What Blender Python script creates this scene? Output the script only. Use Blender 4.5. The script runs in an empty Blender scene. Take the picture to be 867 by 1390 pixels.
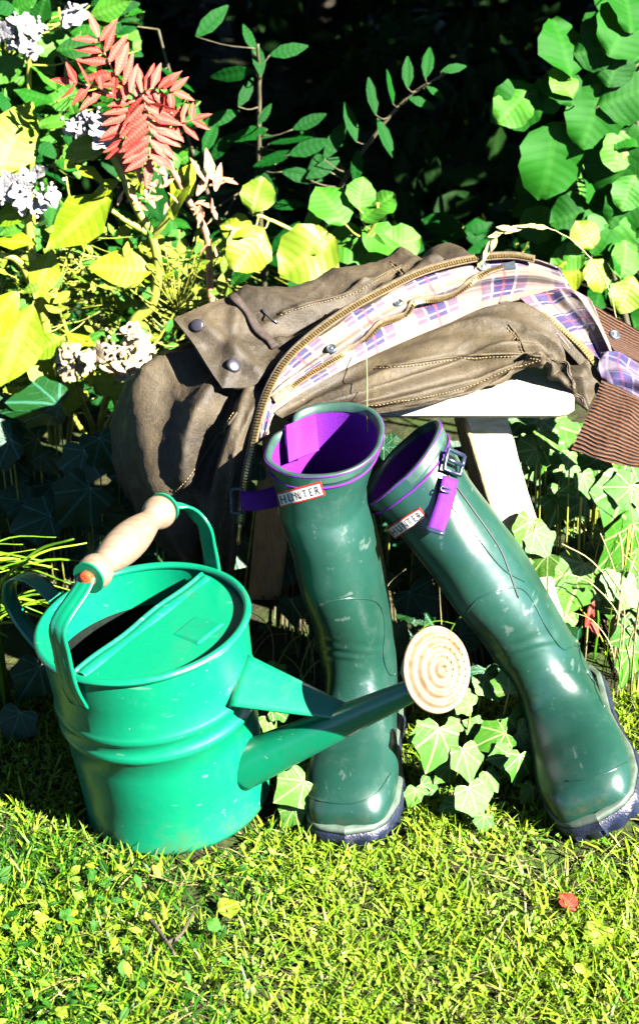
import bpy, math, random
import numpy as np
from mathutils import Vector, Matrix, noise
R = math.radians
rng = np.random.default_rng(7)
random.seed(7)
SC = bpy.context.scene
COL = SC.collection

# ------------------------------------------------------------------ camera, world, sun, exposure
F = 2424.0
PITCH = R(26)
CAM = np.array((0.0, -1.572, 1.167))
cam = bpy.data.cameras.new('camera')
cam_o = bpy.data.objects.new('camera', cam)
COL.objects.link(cam_o)
cam_o.location = CAM
cam_o.rotation_euler = (R(90) - PITCH, 0, 0)
cam.sensor_fit = 'VERTICAL'
cam.sensor_height = 36
cam.lens = F / 1390 * 36
cam.clip_start = 0.02
cam.clip_end = 400
cam.dof.use_dof = True
cam.dof.focus_distance = 1.93
cam.dof.aperture_fstop = 9
SC.camera = cam_o

SUN_EL, SUN_AZ = R(34), R(127)          # azimuth clockwise from +Y
SUN = np.array((math.sin(SUN_AZ) * math.cos(SUN_EL), math.cos(SUN_AZ) * math.cos(SUN_EL), math.sin(SUN_EL)))
w = bpy.data.worlds.new('World')
SC.world = w
w.use_nodes = True
nt = w.node_tree
bg = nt.nodes['Background']
sky = nt.nodes.new('ShaderNodeTexSky')
sky.sky_type = 'NISHITA'
sky.sun_disc = False
sky.sun_elevation = SUN_EL
sky.sun_rotation = SUN_AZ
nt.links.new(sky.outputs[0], bg.inputs[0])
sky.altitude = 4000
sky.air_density = 0.3
sky.dust_density = 0.0
sky.ozone_density = 1.0
bg.inputs[1].default_value = 0.05
sl = bpy.data.lights.new('sun', 'SUN')
sl.energy = 5
sl.angle = R(0.5)
sl.color = (1, 0.95, 0.86)
so = bpy.data.objects.new('sun', sl)
COL.objects.link(so)
so.rotation_euler = Vector(SUN).to_track_quat('Z', 'Y').to_euler()
so.location = (3, -3, 5)
SC.view_settings.view_transform = 'Standard'
SC.view_settings.look = 'None'
SC.view_settings.gamma = 1
SC.view_settings.exposure = 4.6

# ------------------------------------------------------------------ geometry helpers
FWD = np.array((0, math.cos(PITCH), -math.sin(PITCH)))
UPV = np.array((0, math.sin(PITCH), math.cos(PITCH)))
RGT = np.array((1.0, 0, 0))

def nrm(v):
    v = np.asarray(v, float)
    return v / (np.linalg.norm(v, axis=-1, keepdims=True) + 1e-12)

def ray(px, py):
    return FWD + RGT * ((px - 433.5) / F) - UPV * ((py - 695) / F)

def P(px, py, Y):
    d = ray(px, py)
    return CAM + d * ((Y - CAM[1]) / d[1])

def G(px, py, z=0.0):
    d = ray(px, py)
    return CAM + d * ((z - CAM[2]) / d[2])

def proj(p):
    q = np.asarray(p) - CAM
    dep = q @ FWD
    return np.stack((433.5 + F * (q @ RGT) / dep, 695 - F * (q @ UPV) / dep), -1)

def catmull(pts, n):
    """n points along a Catmull-Rom curve through pts (k,d)"""
    p = np.asarray(pts, float)
    k = len(p)
    if k == 2:
        t = np.linspace(0, 1, n)[:, None]
        return p[0] * (1 - t) + p[1] * t
    p = np.vstack((2 * p[0] - p[1], p, 2 * p[-1] - p[-2]))
    t = np.linspace(0, k - 1, n)
    i = np.minimum(t.astype(int), k - 2)
    f = (t - i)[(...,) + (None,) * (p.ndim - 1)]
    a, b, c, d = p[i], p[i + 1], p[i + 2], p[i + 3]
    return 0.5 * (2 * b + (c - a) * f + (2 * a - 5 * b + 4 * c - d) * f * f + (3 * b - a - 3 * c + d) * f ** 3)

class MB:
    def __init__(s):
        s.v, s.f, s.uv = [], [], []
    def add(s, v, f, uv=None):
        n = len(s.v)
        v = [tuple(float(c) for c in x) for x in v]
        s.v += v
        s.f += [tuple(int(i) + n for i in q) for q in f]
        s.uv += [tuple(map(float, x)) for x in uv] if uv is not None else [(0.0, 0.0)] * len(v)
        return s
    def grid(s, A, uv=None, closed=False, flip=False):
        A = np.asarray(A)
        m, n = A.shape[:2]
        f = []
        for i in range(m - 1):
            for j in range(n if closed else n - 1):
                k = (j + 1) % n
                q = (i * n + j, i * n + k, (i + 1) * n + k, (i + 1) * n + j)
                f.append(q[::-1] if flip else q)
        if uv is None:
            uu, vv = np.meshgrid(np.linspace(0, 1, n), np.linspace(0, 1, m))
            uv = np.stack((uu, vv), -1)
        return s.add(A.reshape(-1, 3), f, np.asarray(uv).reshape(-1, 2))
    def tube(s, pts, rad, seg=8, caps=True, flat=None):
        pts = np.asarray(pts, float)
        n = len(pts)
        rad = np.broadcast_to(np.asarray(rad, float), (n,))
        t = nrm(np.gradient(pts, axis=0))
        ref = np.array((0.13, -0.5, 0.85)) if flat is None else np.asarray(flat, float)
        ring = []
        for i in range(n):
            a = nrm(np.cross(t[i], ref))
            b = nrm(np.cross(a, t[i]))
            ang = np.linspace(0, 2 * np.pi, seg, endpoint=False)
            ring.append(pts[i] + rad[i] * (np.cos(ang)[:, None] * a + np.sin(ang)[:, None] * b))
        base = len(s.v)
        s.grid(np.array(ring), closed=True)
        if caps:
            s.f.append(tuple(base + j for j in range(seg))[::-1])
            s.f.append(tuple(base + (n - 1) * seg + j for j in range(seg)))
        return s
    def box(s, c, size, rot=None):
        h = np.asarray(size) / 2
        v = np.array([(x, y, z) for x in (-1, 1) for y in (-1, 1) for z in (-1, 1)]) * h
        if rot is not None:
            v = v @ np.asarray(rot).T
        f = [(0, 1, 3, 2), (4, 6, 7, 5), (0, 4, 5, 1), (2, 3, 7, 6), (0, 2, 6, 4), (1, 5, 7, 3)]
        return s.add(v + np.asarray(c), f)
    def strip(s, pts, nor, width, th=0.0015, nw=5, bow=0.0):
        """a thick band along pts, lying on surface normal nor"""
        pts, nor = np.asarray(pts, float), nrm(nor)
        t = nrm(np.gradient(pts, axis=0))
        a = nrm(np.cross(t, nor))
        w = np.broadcast_to(np.asarray(width, float), (len(pts),))
        x = np.linspace(-.5, .5, nw)
        top = pts[:, None] + a[:, None] * (x[None, :, None] * w[:, None, None]) + nor[:, None] * (th + bow * (1 - 4 * x ** 2))[None, :, None]
        bot = pts[:, None] + a[:, None] * (x[None, :, None] * w[:, None, None]) - nor[:, None] * .0005
        ring = np.concatenate((top, bot[:, ::-1]), 1)
        L = np.concatenate(([0], np.cumsum(np.linalg.norm(np.diff(pts, axis=0), axis=1))))
        ux = np.concatenate((x, x[::-1])) + .5
        uv = np.stack(np.meshgrid(ux, L), -1)
        b = len(s.v)
        s.grid(ring, uv, closed=True)
        k = 2 * nw
        s.f.append(tuple(b + j for j in range(k))[::-1])
        s.f.append(tuple(b + (len(pts) - 1) * k + j for j in range(k)))
        return s

ORG = {}
def tag(o, label=None, cat=None, group=None, kind=None):
    if label: o['label'] = label
    if cat: o['category'] = cat
    if group: o['group'] = group
    if kind: o['kind'] = kind
    return o

def thing(name, label, cat, loc, group=None):
    o = bpy.data.objects.new(name, None)
    o.empty_display_size = .05
    COL.objects.link(o)
    o.location = tuple(loc)
    ORG[o.name] = np.asarray(loc, float)
    return tag(o, label, cat, group)

def mesh_of(name, V, faces, uv=None, smooth=True):
    me = bpy.data.meshes.new(name)
    me.from_pydata([tuple(v) for v in V], [], faces)
    if uv is not None:
        l = me.uv_layers.new(name='UVMap')
        idx = np.zeros(len(me.loops), np.int32)
        me.loops.foreach_get('vertex_index', idx)
        l.data.foreach_set('uv', np.asarray(uv, np.float32)[idx].ravel())
    if smooth:
        me.polygons.foreach_set('use_smooth', np.ones(len(me.polygons), bool))
    me.update()
    return me

def obj(name, mb, mat, parent=None, smooth=True, kind=None, label=None, fix=True, sharp=None):
    o0 = ORG[parent.name] if parent else np.zeros(3)
    V = np.asarray(mb.v) - o0
    me = mesh_of(name, V, mb.f, mb.uv, smooth)
    if fix:
        import bmesh
        bm = bmesh.new(); bm.from_mesh(me)
        bmesh.ops.recalc_face_normals(bm, faces=bm.faces)
        bm.to_mesh(me); bm.free()
    if sharp:
        me.set_sharp_from_angle(angle=R(sharp))
    me.materials.append(mat)
    o = bpy.data.objects.new(name, me)
    COL.objects.link(o)
    if parent: o.parent = parent
    ORG[o.name] = o0
    return tag(o, label, None, None, kind)

def big_mesh(name, V, tris, uv, mat, parent=None, kind='stuff', smooth=False):
    """tens of thousands of triangles straight from arrays"""
    me = bpy.data.meshes.new(name)
    o0 = ORG[parent.name] if parent else np.zeros(3)
    V = (V - o0).astype(np.float32)
    me.vertices.add(len(V)); me.vertices.foreach_set('co', V.ravel())
    T = tris.astype(np.int32)
    me.loops.add(T.size); me.loops.foreach_set('vertex_index', T.ravel())
    me.polygons.add(len(T)); me.polygons.foreach_set('loop_start', np.arange(0, T.size, 3, dtype=np.int32))
    me.update(calc_edges=True)
    l = me.uv_layers.new(name='UVMap')
    l.data.foreach_set('uv', uv[T.ravel()].astype(np.float32).ravel())
    if smooth: me.polygons.foreach_set('use_smooth', np.ones(len(T), bool))
    me.materials.append(mat)
    o = bpy.data.objects.new(name, me)
    COL.objects.link(o)
    if parent: o.parent = parent
    ORG[o.name] = o0
    return tag(o, kind=kind)

class Surf:
    """a surface sampled on a grid (rows, cols, xyz); finds the surface point seen at a pixel"""
    def __init__(s, A, closed=False, out=None):
        s.A = A
        du = np.gradient(A, axis=1)
        if closed:
            du = (np.roll(A, -1, 1) - np.roll(A, 1, 1)) / 2
        dv = np.gradient(A, axis=0)
        s.du, s.dv = du, dv
        N = nrm(np.cross(du, dv))
        if out is not None:
            N = N * out
        else:
            if ((CAM - A) * N).sum(-1).mean() < 0: N = -N
        s.N = N
        s.px = proj(A)
        s.face = ((CAM - A) * N).sum(-1) > 0
        s.dep = np.linalg.norm(A - CAM, axis=-1)
    def pick(s, px, py):
        d = np.hypot(s.px[..., 0] - px, s.px[..., 1] - py) + np.where(s.face, 0, 1e3)
        near = d < d.min() + 4
        dd = np.where(near, s.dep + d * .0005, 1e9)
        i, j = np.unravel_index(np.argmin(dd), d.shape)
        p, n = s.A[i, j], s.N[i, j]
        # slide on the tangent plane to the exact pixel ray
        r = ray(px, py)
        den = r @ n
        if abs(den) > .12:
            t = ((p - CAM) @ n) / den
            q = CAM + r * t
            if np.linalg.norm(q - p) < .02: p = q
        return p, n
    def line(s, pxs, n, lift=0.0, smooth=2):
        c = catmull(pxs, n)
        L = [s.pick(*q) for q in c]
        p = np.array([a + b * lift for a, b in L]); nn = np.array([b for a, b in L])
        for _ in range(smooth):
            p[1:-1] = (p[:-2] + 2 * p[1:-1] + p[2:]) / 4
            nn[1:-1] = (nn[:-2] + 2 * nn[1:-1] + nn[2:]) / 4
        return p, nrm(nn)

def fbm(p, s, o=3):
    return noise.fractal(Vector(p) * s, 1.0, 2.0, o)

# ------------------------------------------------------------------ material helpers
class E:
    """a socket with arithmetic"""
    def __init__(s, nt, k): s.nt, s.k = nt, k
    def m(s, op, *a):
        n = s.nt.nodes.new('ShaderNodeMath'); n.operation = op
        for i, x in enumerate((s,) + a):
            if isinstance(x, E): s.nt.links.new(x.k, n.inputs[i])
            else: n.inputs[i].default_value = x
        return E(s.nt, n.outputs[0])
    def __add__(s, o): return s.m('ADD', o)
    def __sub__(s, o): return s.m('SUBTRACT', o)
    def __mul__(s, o): return s.m('MULTIPLY', o)
    def __truediv__(s, o): return s.m('DIVIDE', o)
    def abs(s): return s.m('ABSOLUTE')
    def fract(s): return s.m('FRACT')
    def gt(s, o): return s.m('GREATER_THAN', o)
    def lt(s, o): return s.m('LESS_THAN', o)
    def max(s, o): return s.m('MAXIMUM', o)
    def min(s, o): return s.m('MINIMUM', o)
    def sm(s, a, b):
        n = s.nt.nodes.new('ShaderNodeMapRange'); n.interpolation_type = 'SMOOTHSTEP'
        s.nt.links.new(s.k, n.inputs[0]); n.inputs[1].default_value = a; n.inputs[2].default_value = b
        return E(s.nt, n.outputs[0])

ALB = 0.30        # the colours below were measured bright; real-world reflectance is about this share of them

class Mat:
    def __init__(s, name, rough=.5, spec=.5, metal=0.0):
        s.m = bpy.data.materials.new(name)
        s.m.use_nodes = True
        s.nt = s.m.node_tree
        s.b = s.nt.nodes['Principled BSDF']
        s.b.inputs['Roughness'].default_value = rough
        s.b.inputs['Specular IOR Level'].default_value = spec * .62
        s.b.inputs['Metallic'].default_value = metal
    def n(s, t, **kw):
        n = s.nt.nodes.new(t)
        for k, v in kw.items(): setattr(n, k, v)
        return n
    def uv(s):
        n = s.n('ShaderNodeUVMap'); x = s.n('ShaderNodeSeparateXYZ')
        s.nt.links.new(n.outputs[0], x.inputs[0])
        return E(s.nt, x.outputs[0]), E(s.nt, x.outputs[1])
    def pos(s):
        return s.n('ShaderNodeTexCoord').outputs['Object']
    def xyz(s):
        x = s.n('ShaderNodeSeparateXYZ'); s.nt.links.new(s.pos(), x.inputs[0])
        return [E(s.nt, o) for o in x.outputs]
    def noise(s, scale, detail=3, rough=.6, vec=None, stretch=None):
        n = s.n('ShaderNodeTexNoise')
        n.inputs['Scale'].default_value = scale; n.inputs['Detail'].default_value = detail; n.inputs['Roughness'].default_value = rough
        v = vec or s.pos()
        if stretch:
            mp = s.n('ShaderNodeMapping'); mp.inputs['Scale'].default_value = stretch
            s.nt.links.new(v, mp.inputs[0]); v = mp.outputs[0]
        s.nt.links.new(v, n.inputs['Vector'])
        return E(s.nt, n.outputs[0])
    def rnd(s):
        a = E(s.nt, s.n('ShaderNodeObjectInfo').outputs['Random']); b = E(s.nt, s.n('ShaderNodeNewGeometry').outputs['Random Per Island'])
        return (a + b).fract()
    def mix(s, f, a, b, mode='MIX'):
        n = s.n('ShaderNodeMix', data_type='RGBA', blend_type=mode)
        for i, x in ((0, f), (6, a), (7, b)):
            if isinstance(x, E): s.nt.links.new(x.k, n.inputs[i])
            elif i == 0: n.inputs[0].default_value = x
            else: n.inputs[i].default_value = (*(c * ALB for c in x), 1)
        return E(s.nt, n.outputs[2])
    def color(s, e): 
        if isinstance(e, E): s.nt.links.new(e.k, s.b.inputs['Base Color'])
        else: s.b.inputs['Base Color'].default_value = (*(c * ALB for c in e), 1)
        return s
    def rough(s, e): s.nt.links.new(e.k, s.b.inputs['Roughness']); return s
    def bump(s, h, dist=.001, strength=1.0):
        n = s.n('ShaderNodeBump'); n.inputs['Distance'].default_value = dist; n.inputs['Strength'].default_value = strength
        s.nt.links.new(h.k, n.inputs['Height']); s.nt.links.new(n.outputs[0], s.b.inputs['Normal'])
        return s
    def translucent(s, col, f):
        t = s.n('ShaderNodeBsdfTranslucent'); mx = s.n('ShaderNodeMixShader'); mx.inputs[0].default_value = f
        if isinstance(col, E): s.nt.links.new(col.k, t.inputs[0])
        else: t.inputs[0].default_value = (*(c * ALB for c in col), 1)
        out = s.nt.nodes['Material Output']
        s.nt.links.new(s.b.outputs[0], mx.inputs[1]); s.nt.links.new(t.outputs[0], mx.inputs[2]); s.nt.links.new(mx.outputs[0], out.inputs[0])
        return s

def plain(name, c, rough=.5, spec=.5, var=.25, scale=40, metal=0.0, bump=0.0):
    m = Mat(name, rough, spec, metal)
    n = m.noise(scale, 4)
    m.color(m.mix(n.sm(.3, .7), tuple(x * (1 - var) for x in c), tuple(min(1, x * (1 + var)) for x in c)))
    if bump: m.bump(m.noise(scale * 6, 3), bump)
    return m.m

def leaf_mat(name, a, b, vein, kind='pin', nv=6, trans=.22, rough=.42, spec=.18, veinw=.34, blotch=0.0, bl_col=(.2, .1, .03)):
    m = Mat(name, rough, spec)
    x, y = m.uv()
    ax = x.abs()
    r = m.rnd()
    base = m.mix(r, a, b)
    base = m.mix(m.noise(25, 3).sm(.35, .75) * .5, base, b)
    if kind == 'pin':
        mid = ax.sm(.09, .02)
        f = ((y - ax * .35) * nv).fract()
        side = (f - .5).abs().sm(.40, .49) * .7
        vm = mid.max(side)
        hgt = mid * -.6 + (f - .5).abs() * -.8 + m.noise(90, 2) * .4
    else:
        vm = ax.sm(.045, .012)
        for ang in (42, 88, 128):
            s_, c_ = math.sin(R(ang)), math.cos(R(ang))
            t = ax * s_ + y * c_
            d = (ax * c_ - y * s_).abs()
            vm = vm.max(d.sm(.04, .01) * t.gt(0))
            g = ((t - d * .6) * 5).fract()
            vm = vm.max((g - .5).abs().sm(.43, .5) * .35 * d.lt(.25))
        hgt = vm * .6 + m.noise(60, 2) * .5
    if blotch:
        base = m.mix(m.noise(14, 2).sm(.62, .7) * blotch, base, bl_col)
    colr = m.mix(vm * veinw, base, vein)
    m.color(colr)
    m.bump(hgt, .0012, .7)
    m.translucent(m.mix(.5, colr, (.18, .24, .006)), trans)
    return m.m

# ------------------------------------------------------------------ materials
M = {}
M['grass'] = leaf_mat('grass_blade', (.06, .20, .003), (.30, .45, .016), (.26, .28, .05), nv=1, trans=.25, rough=.45)
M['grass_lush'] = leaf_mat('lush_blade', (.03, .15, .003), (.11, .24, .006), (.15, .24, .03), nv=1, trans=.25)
M['lush_shade'] = leaf_mat('lush_shade_blade', (.006, .07, .003), (.03, .13, .004), (.06, .15, .01), nv=1, trans=.25)  # lush grass green with dappled shade put into the colour
M['straw'] = leaf_mat('dry_blade', (.25, .20, .06), (.36, .32, .14), (.5, .45, .25), nv=1, trans=.15, rough=.6)
M['clover'] = leaf_mat('clover_leaf', (.06, .20, .004), (.28, .38, .012), (.3, .38, .1), nv=5, trans=.25)
M['moss'] = leaf_mat('moss_leaf', (.04, .19, .003), (.26, .45, .03), (.36, .4, .1), nv=2, trans=.25, rough=.5)
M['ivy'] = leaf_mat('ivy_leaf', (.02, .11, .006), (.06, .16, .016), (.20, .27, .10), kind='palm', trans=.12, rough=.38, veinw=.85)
M['ivy_shade'] = leaf_mat('shaded_ivy_leaf', (.003, .03, .004), (.008, .05, .009), (.03, .12, .07), kind='palm', trans=.1, rough=.35, veinw=.9)  # copy of the ivy with shade put into its leaf colour
M['hazel'] = leaf_mat('shaded_hazel_leaf', (.001, .045, .002), (.012, .115, .005), (.03, .15, .012), nv=8, trans=.35, rough=.6, spec=.08)  # hazel green darkened to carry the shade on the bush
M['hazel_lit'] = leaf_mat('sunlit_hazel_leaf', (.02, .16, .008), (.07, .24, .015), (.12, .28, .04), nv=8, trans=.35, rough=.55, spec=.18)  # same hazel leaf with sunlight put into the colour
M['lime'] = leaf_mat('lime_leaf', (.10, .21, .002), (.20, .27, .006), (.32, .36, .07), nv=8, trans=.3, rough=.5, spec=.3, blotch=.25)
M['hydr'] = leaf_mat('hydrangea_leaf', (.10, .22, .002), (.26, .32, .006), (.34, .40, .07), nv=9, trans=.28, rough=.5, blotch=.35, bl_col=(.34, .28, .04))
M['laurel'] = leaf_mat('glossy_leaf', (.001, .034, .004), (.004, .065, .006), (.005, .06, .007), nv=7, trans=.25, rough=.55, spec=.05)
M['small'] = leaf_mat('small_leaf', (.04, .15, .002), (.19, .24, .005), (.26, .3, .03), nv=5, trans=.25, rough=.45)
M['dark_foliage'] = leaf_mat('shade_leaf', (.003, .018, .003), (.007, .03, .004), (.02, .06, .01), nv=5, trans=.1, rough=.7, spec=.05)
M['red'] = leaf_mat('red_leaflet', (.46, .010, .008), (.55, .075, .05), (.55, .2, .13), nv=10, trans=.25, rough=.6)
M['pinkdry'] = leaf_mat('dry_leaflet', (.30, .08, .04), (.5, .28, .14), (.6, .3, .2), nv=6, trans=.1, rough=.6)
M['petal'] = leaf_mat('pale_petal', (.34, .32, .35), (.42, .42, .40), (.4, .33, .42), nv=4, trans=.2, rough=.6)
M['cream_petal'] = leaf_mat('faded_petal', (.36, .26, .13), (.48, .40, .28), (.5, .3, .2), nv=4, trans=.15, rough=.6)
M['stem'] = plain('green_stem', (.24, .27, .03), .5, .4, .35, 30)
M['stem_dark'] = plain('brown_stem', (.06, .05, .02), .7, .3, .4, 40)
M['stem_red'] = plain('reddish_stem', (.42, .2, .1), .55, .4, .35, 50)
M['bark'] = plain('bark', (.05, .04, .028), .85, .2, .5, 25, bump=.004)

def ground_mat():
    m = Mat('mossy_soil', .95, .1)
    n = m.noise(14, 5); n2 = m.noise(60, 4)
    c = m.mix(n.sm(.35, .65), (.022, .018, .010), (.03, .055, .008))
    c = m.mix(n2.sm(.45, .75) * .6, c, (.07, .075, .02))
    m.color(c); m.bump(m.noise(45, 5), .01)
    return m.m
M['ground'] = ground_mat()

def can_mat(name='green_enamel', c=(.0, .165, .080)):
    m = Mat(name, .3, .5)
    n = m.noise(6, 4); dust = m.noise(70, 5, .7); sp = m.noise(260, 2)
    col = m.mix(n.sm(.3, .7) * .35, c, (.0, .115, .054))
    col = m.mix(dust.sm(.58, .8) * .25, col, (.04, .20, .14))
    st = m.noise(22, 4, .7, stretch=(1, 1, .08))
    col = m.mix(st.sm(.55, .75) * .55, col, (.02, .10, .06))
    ru = m.noise(48, 5, .75)
    col = m.mix(ru.sm(.70, .74) * .8, col, (.10, .05, .02))
    scr = m.noise(160, 2, .5, stretch=(.15, 1, 1))
    col = m.mix(scr.sm(.70, .74) * .4, col, (.12, .28, .2))
    zz_ = m.xyz()[2]
    mud = zz_.sm(.07, .0) * m.noise(35, 4, .7).sm(.42, .7)
    col = m.mix(mud * .6, col, (.05, .055, .02))
    col = m.mix(sp.sm(.73, .78) * .5, col, (.3, .36, .3))
    m.color(col)
    m.rough(n * .10 + dust * .15 + .18)
    m.bump(m.noise(22, 3) + sp * .06, .0012, .5)
    return m.m
M['can'] = can_mat()
M['can_in_shade'] = plain('shaded_inside', (.006, .010, .008), .9, .05, .5, 30)  # near-black colour stands for the shadow inside the can

def wood_mat(name, a, b, rough=.5, axis=(1, 12, 12), scale=18):
    m = Mat(name, rough, .4)
    n = m.noise(scale, 5, .65, stretch=axis)
    n2 = m.noise(8, 3)
    m.color(m.mix(n.sm(.4, .7), a, m.mix(n2, b, a)))
    m.bump(n, .0015, .6)
    return m.m
M['grip'] = wood_mat('turned_beech', (.19, .13, .09), (.12, .065, .035), .42)
M['rust'] = plain('rusty_bolt', (.30, .05, .008), .8, .2, .5, 200, bump=.001)

def stool_mat():
    m = Mat('painted_pine', .55, .35)
    n = m.noise(20, 5, .65, stretch=(1.5, 10, 6)); k = m.noise(60, 2)
    c = m.mix(n.sm(.45, .7) * .7, (.42, .38, .28), (.25, .20, .11))
    c = m.mix(k.sm(.74, .78), c, (.2, .13, .06))
    m.color(c); m.bump(n, .001, .6)
    return m.m
M['stool'] = stool_mat()
M['raw_and_shade_wood'] = wood_mat('chipped_and_shade_wood', (.34, .25, .12), (.12, .08, .04), .8, (9, 9, 1), 30)  # bare chipped wood; also stands for shade on the left legs

def wax_mat():
    m = Mat('waxed_cotton', .6, .16)
    g = m.noise(900, 2, .7); w = m.noise(9, 5, .65); c2 = m.noise(28, 4, .7)
    col = m.mix(w.sm(.3, .7), (.020, .0145, .006), (.068, .050, .023))
    col = m.mix(c2.sm(.6, .75) * .55, col, (.125, .095, .045))
    col = m.mix(g.sm(.48, .72) * .6, col, (.085, .073, .08))
    col = m.mix(g.sm(.52, .3) * .45, col, (.010, .0075, .005))
    vo = m.n('ShaderNodeTexVoronoi', feature='DISTANCE_TO_EDGE'); vo.inputs['Scale'].default_value = 17
    wp = m.n('ShaderNodeVectorMath', operation='ADD'); wn = m.n('ShaderNodeTexNoise'); wn.inputs['Scale'].default_value = 11; wn.inputs['Detail'].default_value = 4
    sc_ = m.n('ShaderNodeVectorMath', operation='SCALE'); sc_.inputs['Scale'].default_value = .09
    m.nt.links.new(m.pos(), wn.inputs['Vector']); m.nt.links.new(wn.outputs['Color'], sc_.inputs[0]); m.nt.links.new(m.pos(), wp.inputs[0]); m.nt.links.new(sc_.outputs[0], wp.inputs[1]); m.nt.links.new(wp.outputs[0], vo.inputs['Vector'])
    crease = E(m.nt, vo.outputs['Distance']).sm(.035, .0) * m.noise(14, 2).sm(.42, .62)
    col = m.mix(crease * .15, col, (.10, .08, .04))
    m.color(col)
    m.rough(w * .15 + .48 + g * .1)
    m.bump(g * .35 + m.noise(70, 4) * .9 + c2 * 1.2 , .0018, .8)
    return m.m
M['wax'] = wax_mat()

def plaid_mat(name='tartan_lining', deep=0.0):
    m = Mat(name, .8, .2)
    u, v = m.uv()
    def band(t, per, ph, lo, hi):
        f = (t / per + ph).fract()
        return f.gt(lo) * f.lt(hi)
    pu, pv = .088, .042
    bu = band(u, pu, .1, .06, .70); bv = band(v, pv, .30, .06, .68)
    cu = band(u, pu, .1, .22, .54); cv = band(v, pv, .30, .16, .54)
    col = m.mix(bu * .22, (.165, .13, .09), (.10, .055, .09))
    col = m.mix(bv * .25, col, (.10, .055, .10))
    col = m.mix(bu * bv * .8, col, (.06, .03, .07))
    col = m.mix(cu * bv, col, (.016, .010, .07))
    for t, per, ph, c, a in ((u, pu, .1, .22, (.24, .22, .22)), (u, pu, .1, .54, (.24, .22, .22)), (v, pv, .30, .12, (.22, .2, .21)), (v, pv, .30, .58, (.22, .2, .21)), (u, pu, .1, .38, (.2, .03, .05)), (v, pv, .30, .35, (.18, .03, .05))):
        col = m.mix(band(t, per, ph, c - .018, c + .018) * .75, col, a)
    if deep: col = m.mix(deep, col, (.02, .02, .12))
    th = m.noise(1400, 2)
    col = m.mix(th.sm(.4, .7) * .25, col, (.18, .16, .14))
    m.color(col)
    m.bump(th + m.noise(60, 3), .0008, .6)
    return m.m
M['plaid'] = plaid_mat()

def cord_mat():
    m = Mat('brown_corduroy', .85, .25)
    u, v = m.uv()
    g = m.noise(300, 3)
    f = ((v * 260 + m.noise(18, 3) * 2.6).fract() - .5).abs() * 2
    col = m.mix(f.sm(.2, .8), (.010, .003, .0012), (.085, .030, .009))
    col = m.mix(g.sm(.45, .7) * .4, col, (.12, .052, .020))
    m.color(col)
    m.bump(f + g * .3, .002, 1)
    return m.m
M['cord'] = cord_mat()
M['brass'] = plain('brass_zip', (.55, .38, .14), .3, .5, .3, 300, metal=.9)
M['steel'] = plain('nickel_stud', (.35, .42, .48), .25, .5, .2, 200, metal=.9)
M['stud'] = plain('dark_stud', (.05, .045, .06), .3, .6, .3, 100, metal=.6)
M['thread'] = plain('ochre_thread', (.20, .14, .06), .8, .2, .3, 100)
M['tape'] = plain('zip_tape', (.10, .075, .045), .8, .2, .3, 200, bump=.0005)
M['dark_tape'] = plain('dark_edging', (.03, .02, .015), .8, .2, .3, 200)

def rubber_mat():
    m = Mat('green_rubber', .4, .5)
    n = m.noise(7, 4); d = m.noise(38, 5, .75); s = m.noise(30, 4, .7, stretch=(1, 1, .12)); sp = m.noise(420, 2)
    col = m.mix(n.sm(.3, .7), (.004, .031, .020), (.008, .046, .034))
    col = m.mix(d.sm(.52, .78) * .45, col, (.04, .075, .064))
    col = m.mix(s.sm(.62, .8) * .35, col, (.035, .055, .044))
    sc = m.noise(55, 3, .6, stretch=(1, .25, 1))
    col = m.mix(sc.sm(.63, .70) * .6, col, (.06, .09, .078))
    fine = m.noise(700, 2)
    col = m.mix(fine.sm(.5, .75) * .3, col, (.02, .055, .045))
    mud = m.xyz()[2].sm(.06, .01) * m.noise(40, 4, .7).sm(.45, .7)
    col = m.mix(mud * .55, col, (.05, .045, .02))
    col = m.mix(sp.sm(.72, .78) * .6, col, (.12, .15, .12))
    m.color(col)
    m.rough(n * .08 + d * .16 + sc.sm(.6, .75) * .2 + .20)
    m.bump(m.noise(9, 3) * 1.5 + d * .15, .004, .35)
    return m.m
M['rubber'] = rubber_mat()
M['binding'] = plain('pale_rubber_edge', (.02, .055, .042), .4, .5, .2, 60)
M['sole'] = plain('navy_sole', (.005, .009, .028), .42, .5, .4, 60, bump=.001)
M['foxing'] = plain('pale_foxing', (.06, .085, .065), .5, .4, .3, 60)
def lining_mat(name, c):
    m = Mat(name, .8, .2)
    n = m.noise(500, 2)
    m.color(m.mix(n, tuple(x * .7 for x in c), tuple(x * 1.25 for x in c)))
    m.bump(n, .0006)
    return m.m
M['purple'] = lining_mat('purple_lining', (.10, .001, .24))
M['strap'] = lining_mat('purple_webbing', (.075, .002, .17))
M['buckle'] = plain('dark_plastic', (.012, .018, .04), .3, .5, .2, 50)
M['label'] = plain('white_label', (.5, .49, .47), .5, .4, .05, 80)
M['label_red'] = plain('red_border', (.40, .012, .008), .5, .4, .1, 80)
M['label_ink'] = plain('black_ink', (.01, .01, .015), .5, .3, .1, 80)
M['black_line'] = plain('dark_groove', (.006, .012, .012), .6, .3, .1, 80)
def rose_mat():
    m = Mat('brass_rose', .5, .3, .0)
    d = m.noise(60, 4); k = m.noise(220, 2)
    col = m.mix(d.sm(.35, .7), (.21, .16, .10), (.14, .09, .04))
    col = m.mix(k.sm(.68, .74), col, (.08, .03, .01))
    m.color(col); m.bump(d, .0006)
    return m.m
M['rose'] = rose_mat()

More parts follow.
